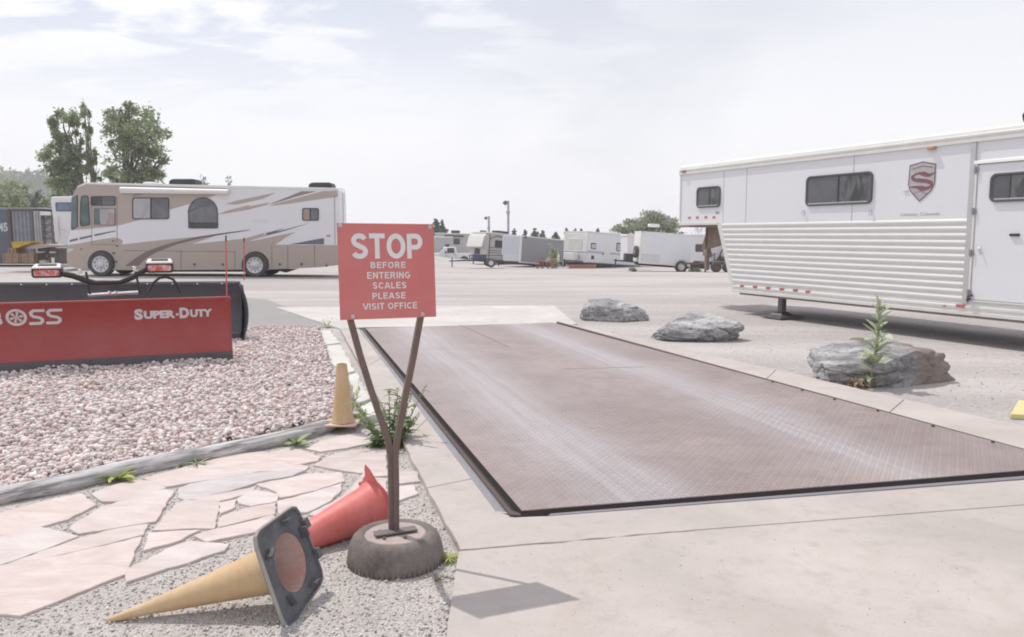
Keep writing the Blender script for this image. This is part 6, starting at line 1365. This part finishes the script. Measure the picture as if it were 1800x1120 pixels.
# two motorhomes behind the truck
def rv_behind(label, px, py, Y, yaw, L, H, mat, extras):
    r = place('camper', label, 'camper', px, py, Y, yaw, 'campers behind the pickup', 1); boxes(r, 'body', mat, [((0, 0, .5), (L, 2.4, H))], .08); boxes(r, 'roof', WTRIM, [((-.05, -.05, H - .05), (L, 2.45, H + .07))], .04)
    for nm, m_, l_ in extras: boxes(r, nm, m_, l_, .03)
    boxes(r, 'underframe', DARK, [((.2, .1, .25), (L, 2.3, .5))], 0); lwheel(r, 2.2, .12, .4, .25); return r
rv_behind('long pale camper with a dark roof unit behind the pickup truck', 764, 456, 99, 4, 6.2, 3.2, RVT, [('air_conditioner', BLKF, [((2.0, .8, 3.27), (3.1, 1.7, 3.62))]), ('awning', DARK, [((1.2, -.25, 2.85), (3.6, 0, 3.0))]), ('window', GL_D, [((2.3, -.02, 1.9), (3.1, 0, 2.6))])])
rv_behind('rounded grey camper nose just right of the red sign, behind the pickup', 752, 456, 93, 4, 2.9, 2.6, M('dull_grey_white', (.44, .44, .44), .5, 0, .1, 1), [('window', GL_D, [((2.0, -.02, 1.3), (2.5, 0, 1.8))])])
# white camper right of the cargo trailer
r_ = place('camper', 'white camper with one dark window between the cargo trailer and the gooseneck', 'camper', 1214, 478, 58, 20); boxes(r_, 'body', WHITE, [((.0, .0, .55), (2.2, 2.4, 2.62))], .10); boxes(r_, 'roof', WTRIM, [((-.1, -.05, 2.55), (2.2, 2.4, 2.75))], .08); side_win(r_, .35, 1.45, 1.05, 2.0, GL_D)
boxes(r_, 'rib', WTRIM, [((.02, -.012, .7 + k*.16), (2.2, 0, .78 + k*.16)) for k in range(5)], .004); boxes(r_, 'underframe', DARK, [((.05, .1, .2), (2.2, 2.3, .55))], 0); lwheel(r_, 1.7, .1)
# covered boat / red wheeled implement / orange beam
def covered():
    r = place('covered_boat', 'low boat under a pale canvas cover beside the grey cargo trailer', 'boat', 979, 470, 64, 0); secs = []
    for x, z, w in ((-1.15, .62, .25), (-.9, .78, .55), (-.4, .98, .8), (.15, 1.15, .9)): secs.append([(x, y*w, zz) for y, zz in ((-1, .42), (-.9, z*.72), (-.5, z*.95), (0, z), (.5, z*.95), (.9, z*.72), (1, .42))])
    MB().rings(secs).build('cover', CANV, r, True, sharp=60); boxes(r, 'hull', M('hull_white', (.55, .54, .52), .5), [((-1.0, -.5, .25), (.1, .5, .45))], .05)
covered()
def implement():
    r = place('farm_implement', 'small implement on red spoked wheels at the right end of the grey trailer', 'implement', 957, 473.5, 59, 10)
    RW = M('red_wheel', (.33, .11, .10), .7, 0, .3, 8)
    for x in (-.35, .45):
        b = MB().tube([(x + .30*math.cos(k*.3927), 0, .32 + .30*math.sin(k*.3927)) for k in range(17)], .045, 6)
        for k in range(6): b.tube([(x, 0, .32), (x + .29*math.cos(k*1.047), 0, .32 + .29*math.sin(k*1.047))], .025, 5)
        b.build('wheel', RW, r, True)
    b = MB(); b.tube([(-.35, .2, .32), (.45, .2, .32), (.75, .3, .6)], .04, 6); b.box((-.3, .1, .36), (.4, .6, .55)); b.build('frame', RUSTY, r, True)
implement()
o_ = place('steel_beam', 'x', 'beam', 1000, 473, 59, 2); tag(o_, 'orange steel beam lying under the travel trailer', 'beam'); boxes(o_, 'flange', ORNG, [((0, 0, .0), (2.05, .22, .05)), ((0, 0, .25), (2.05, .22, .3))], 0); boxes(o_, 'web', ORNG, [((0, .09, .05), (2.05, .13, .25))], 0)
# rusty flatbed and gear seen below the gooseneck
def rusty():
    r = place('flat_trailer', 'rusty flatbed trailer loaded with scrap below the gooseneck nose', 'trailer', 1238, 479, 44, 6); b = MB(); b.box((0, 0, .42), (2.4, .12, .56)); b.box((0, 1.8, .42), (2.4, 1.92, .56)); b.tube([(.05, -.02, 0), (.05, -.02, .55)], .06, 4); b.tube([(0, .9, .5), (-1.0, .9, .45)], .06, 4)
    for x in (.0, .7, 1.4, 2.2): b.box((x, 0, .45), (x + .1, 1.9, .53))
    b.build('frame', RUSTY, r, True, smooth=False); boxes(r, 'deck', M('old_planks', (.25, .23, .23)), [((.05, .1, .56), (2.4, 1.8, .60))], 0); lwheel(r, 1.3, -.05, .3, .2, RUSTY); lwheel(r, .65, -.05, .3, .2, RUSTY)
    s = thing('scrap_pile', 'tangle of pale tarpaulin, dark hoses and pipes on the rusty flatbed', 'scrap', tuple(dp(1262, 466, 44.6))); p0 = dp(1262, 466, 44.6); q = MB(); rr = random.Random(3)
    for k in range(7): a = p0 + Vector((rr.uniform(-.4, .5), rr.uniform(-.2, .6), rr.uniform(0, .1))); q.tube([a, a + Vector((rr.uniform(-.3, .3), 0, rr.uniform(.3, .8))), a + Vector((rr.uniform(-.5, .5), 0, rr.uniform(.2, 1.3)))], .035, 5)
    q.build('hoses', BLKF, s); t_ = MB()
    t_.rings([[p0 + Vector((x, y, .15 + (1.35 - abs(x)*1.2)*k + .1*mnoise.noise(Vector((x*3, y*3, k))))) for x, y in ((-.35, .3), (0, .2), (.4, .3), (.7, .5), (.2, .9), (-.3, .7))] for k in (0, .5, .85, 1)]); t_.build('tarpaulin', M('pale_tarp', (.60, .60, .62), .7), s, sharp=60)
    u = MB().prism([p0 + Vector((x, .05, z)) for x, z in ((-.2, .15), (.15, .55), (.5, .2), (.35, .05), (.1, .25))], (0, .2, 0)); u.build('bracket', STEELD, s)
rusty()

# ------------------------------------------------------------------ lamp posts
def lamp(px, top, Y, label):
    b0 = dp(px, 440, Y); b0.z = gz(b0.x, Y); zt = dp(px, top, Y).z; r = thing('lamp_post', label, 'lamp post', tuple(b0), group='floodlight poles behind the trailers'); k = Y/F
    MB().tube([b0, Vector((b0.x, b0.y, zt))], [.16*Y/90, .11*Y/90], 10).build('pole', M('grey_pole', (.42, .40, .38), .7, .2, .2, 2), r)
    arm = MB().tube([Vector((b0.x, b0.y, zt - 3.0*k*1.5)), Vector((b0.x - 3*k, b0.y, zt - 2.5*k))], .05, 6).build('arm', M('grey_pole', (.4, .4, .4)), r)
    h_ = MB(); m_ = Matrix.Translation((b0.x - 5*k, b0.y, zt - 3.2*k)) @ Matrix.Rotation(R(38), 4, 'Y'); h_.rings([[m_ @ Vector((x*s_, y*s_, z)) for x, y in ((-.22, -.25), (.22, -.25), (.22, .25), (-.22, .25))] for z, s_ in ((-.26, 1), (.05, 1), (.22, .5))]); h_.build('floodlight', STEELD, r, bevel=.02)
    MB().box((b0.x - .22, b0.y - .2, zt - 19*k*1.2), (b0.x + .18, b0.y + .12, zt - 15*k*1.2)).build('box', M('grey_pole', (.4, .4, .4)), r, smooth=False)
lamp(893.5, 353, 92, 'taller floodlight pole rising behind the grey cargo trailer'); lamp(859.5, 380, 125, 'shorter floodlight pole rising behind the fifth wheel camper')

# ------------------------------------------------------------------ left background: container, white trailer, crates
def container():
    Y = 40; r = thing('shipping_container', 'dark blue shipping container with white digits near its corner', 'container', tuple(dp(20, 466, Y))); r2 = thing('shipping_container', 'light grey shipping container end seen right of the blue one', 'container', tuple(dp(70, 464, Y + 2)))
    BL = M('container_blue', (.10, .11, .145), .6, .1, .25, 2, (.16, .17, .2)); BLD = M('container_faded', (.20, .21, .25), .65, .1, .4, 3, (.34, .35, .38)); GR = M('container_grey', (.44, .43, .43), .65, .1, .25, 2); BRN = M('container_post', (.13, .10, .10), .7, .1, .3, 4)
    X = lambda px: dp(px, 412, Y).x; Z = lambda py: dp(0, py, Y).z; z0, z1 = Z(464), Z(368)
    MB().box((X(-120), Y, z0), (X(17), Y + 2.4, z1)).build('wall', BL, r, smooth=False, bevel=.02)
    def corr(x0, x1, y, n, mat, par):
        b = MB(); rs = []
        pts = []
        for k in range(n):
            a = x0 + (x1 - x0)*k/n; w = (x1 - x0)/n; pts += [(a, 0), (a + w*.35, 0), (a + w*.5, -.05), (a + w*.85, -.05)]
        pts.append((x1, 0)); b.rings([[(x, y + d, z) for x, d in pts] for z in (z0 + .1, z1 - .08)], cap=False, closed=False); return b.build('corrugated_side', mat, par, smooth=False)
    MB().box((X(17), Y + .06, z0), (X(62), Y + 2.4, z1 - .03)).build('side_core', DARK, r, smooth=False); corr(X(20), X(61), Y + .05, 6, BLD, r)
    MB().box((X(16), Y - .06, z0), (X(21), Y + .06, z1)).build('corner_post', BRN, r, smooth=False); b = MB(); b.box((X(17), Y - .04, z1 - .08), (X(62), Y + 2.4, z1 + .02)); b.box((X(58), Y - .05, z0), (X(61.5), Y + .05, z1)); b.build('top_rail', BRN, r, smooth=False)
    b = MB(); put_text(b, '45', lambda u, v: Vector((X(-2 + 16.5*u), Y - .006, Z(407 - 15.5*v))), 0, 1, 0, 1, .04); b.build('lettering', M('chalk_white', (.55, .55, .56), .8), r, smooth=False)
    Y2 = Y - .08; b = MB().box((X(62.3), Y2, Z(462)), (X(77), Y2 + .95, Z(371))); b.build('wall', GR, r2, smooth=False, bevel=.02); corr(X(63), X(76.8), Y2 - .01, 3, GR, r2)
    b = MB().box((X(-120), Y + .3, z1 + .02), (X(76), Y + 2.2, z1 + .10)); b.build('roof', GR, r, smooth=False)
    r3 = thing('storage_rack', 'open rack with stacked shelves between the grey container and the white trailer', 'rack', tuple(dp(86, 460, Y))); b = MB()
    for px in (80, 94): b.box((X(px), Y - .2, Z(462)), (X(px) + .07, Y - .1, Z(372)))
    for py in (385, 397, 409, 421): b.box((X(80), Y - .2, Z(py)), (X(95), Y + .5, Z(py) + .06))
    b.build('frame', STEELD, r3, smooth=False); b = MB()
    for i, py in enumerate((397, 409, 421, 385)): b.box((X(82), Y - .12, Z(py) + .06), (X(82 + 8 - i), Y + .35, Z(py) + .2))
    b.build('shelf_load', M('grey_load', (.42, .40, .38), .8, 0, .4, 3), r3, smooth=False); boxes_w = MB().box((X(79), Y - .3, Z(379)), (X(96), Y + .6, Z(373))).build('top_cover', WTRIM, r3, smooth=False, bevel=.02)
container()
def white_trailer():
    Y = 36; r = thing('camper', 'white camper front with a blue tinted window, half hidden behind the motorhome nose', 'camper', tuple(dp(112, 465, Y))); X = lambda px: dp(px, 412, Y).x; Z = lambda py: dp(0, py, Y).z
    b = MB().prism([(X(x), Y, Z(y)) for x, y in ((97, 450), (95, 420), (94, 380), (91.5, 352), (93, 346), (130, 345), (150, 346), (150, 450))], (0, 2.4, 0)); b.build('body', WHITE, r, smooth=False, bevel=.06)
    P = lambda q, k: [(X(x), Y - k, Z(y)) for x, y in q]; q = rrect(101, 356, 140, 371.5, 2); f = MB().prism(P(q, .02), (0, .02, 0)).build('window', BLKF, r, smooth=False); MB().prism(P(inset(q, 1.2), .026), (0, .005, 0)).build('pane', GL_BL, f, smooth=False)
    b = MB(); b.box((X(97), Y - .03, Z(429)), (X(150), Y, Z(426.5))); b.build('trim', SEAM, r, smooth=False); b = MB().tube([(X(103), Y - .03, Z(381)), (X(103), Y - .05, Z(400)), (X(104), Y - .03, Z(418))], .04, 6); b.build('grab_rail', WTRIM, r); b = MB(); stroke(b, [(105, 403), (114, 404), (122, 409)], .9, lambda x, y: Vector((X(x), Y - .008, Z(y)))); b.build('stripe', LGREY, r, smooth=False)
    MB().lathe([(.45, 0), (.44, .04), (.3, .06)], 20, frame((0, -1, 0), (0, 0, 1), (X(114), Y, Z(439)))).build('wheel_cover', WTRIM, r)
    MB().box((X(98), Y + .1, Z(464)), (X(150), Y + 2, Z(450))).build('underframe', DARK, r, smooth=False)
white_trailer()
def crates():
    Y = 34; X = lambda px: dp(px, 412, Y).x; Z = lambda py: dp(0, py, Y).z; WD = m_wood('crate_wood', (.27, .18, .12), (.38, .27, .19), .5)
    def crate(x0, x1, y0, y1, label, dy=0):
        r = thing('wooden_crate', label, 'crate', tuple(dp((x0+x1)/2, y1, Y)), group='wooden crates by the container'); n = max(2, int((y1 - y0)/4)); b = MB()
        for k in range(n): zz0 = Z(y1 - (y1-y0)*k/n); zz1 = Z(y1 - (y1-y0)*(k+.9)/n); b.box((X(x0), Y + dy, zz0), (X(x1), Y + dy + .04, zz1)); b.box((X(x0), Y + dy + .04, zz0), (X(x0) + .04, Y + dy + .8, zz1)); b.box((X(x1) - .04, Y + dy + .04, zz0), (X(x1), Y + dy + .8, zz1))
        b.build('slats', WD, r, smooth=False); b = MB()
        for x in (x0, (x0+x1)/2, x1 - 2): b.box((X(x), Y + dy - .03, Z(y1)), (X(x + 2), Y + dy, Z(y0)))
        b.build('batten', WD, r, smooth=False); MB().box((X(x0), Y + dy, Z(y0)), (X(x1), Y + dy + .84, Z(y0) + .03)).build('lid', WD, r, smooth=False)
    crate(3, 30, 446.5, 462, 'left wooden crate on the ground below the blue container'); crate(30.5, 56, 446.5, 462, 'right wooden crate on the ground, under the yellow tank', .05); crate(10, 24, 437.5, 446, 'small brown crate stacked on the left crate', .1)
    r = thing('fuel_tank', 'bright yellow metal box lying on top of the crates by the container', 'metal box', tuple(dp(36, 436, Y))); YL = M('yellow_paint', (.55, .36, .04), .5, 0, .25, 4); MB().prism([(X(x), Y, Z(y)) for x, y in ((19, 426), (54, 424.5), (50, 429), (38, 432), (30, 436), (20, 436.5))], (0, .8, 0)).build('shell', YL, r, smooth=False, bevel=.03); MB().prism([(X(x), Y - .02, Z(y)) for x, y in ((19, 425), (55, 424.2), (55, 426), (19, 427))], (0, .84, 0)).build('lid', YL, r, smooth=False)
    r = thing('covered_pile', 'pile under a dusty pink grey tarpaulin left of the white camper', 'covered pile', tuple(dp(75, 462, Y))); rs = []
    for k, yy in ((0, 0), (.5, .5), (1, 1.0)): rs.append([(X(x), Y + .1 + yy, Z(y) + .06*mnoise.noise(Vector((x*.2, yy*3, 1)))) for x, y in ((40, 437), (50, 433), (60, 430), (75, 429.5), (94, 430.5), (94, 434), (80, 435), (60, 437.5))])
    MB().rings(rs).build('tarpaulin', M('dusty_tarp', (.42, .35, .33), .8, 0, .2, 3), r, sharp=50)
    b = MB(); rr = random.Random(8)
    for k in range(12): x = rr.uniform(57, 90); y = rr.uniform(438, 456); b.box((X(x), Y + .15 + rr.random()*.3, Z(y + rr.uniform(3, 6))), (X(x + rr.uniform(4, 12)), Y + .8, Z(y)))
    b.box((X(56), Y + .35, Z(463)), (X(94), Y + 1, Z(437))); b.build('dark_boxes', M('dark_boxes', (.085, .075, .07), .8, 0, .5, 3, (.2, .17, .15)), r, smooth=False)
    b = MB(); b.box((X(66), Y + .0, Z(463)), (X(76), Y + .3, Z(458))); b.box((X(62), Y + .05, Z(444.5)), (X(72), Y + .3, Z(442.5))); b.box((X(83), Y + .05, Z(445)), (X(90), Y + .3, Z(442.5))); b.build('pale_scraps', M('pale_scrap', (.5, .45, .4), .8), r, smooth=False)
    MB().box((X(90), Y - .1, Z(464)), (X(93), Y + .0, Z(453))).build('post', WTRIM, r, smooth=False)
crates()

# ------------------------------------------------------------------ thin air haze over the whole lot
def haze():
    b = MB().box((-2600, -80, -12), (2600, 3100, 60)); t = NT('haze'); t.N.remove(t.b)
    v = t.N.new('ShaderNodeVolumePrincipled'); v.inputs['Color'].default_value = (.93, .94, .97, 1); v.inputs['Density'].default_value = .0008; v.inputs['Anisotropy'].default_value = .2
    t.L.new(v.outputs[0], t.N['Material Output'].inputs['Volume']);
    o = b.build('haze', t.m, smooth=False); tag(o, 'pale summer haze over the lot and the hills', 'haze', kind='stuff')
haze()
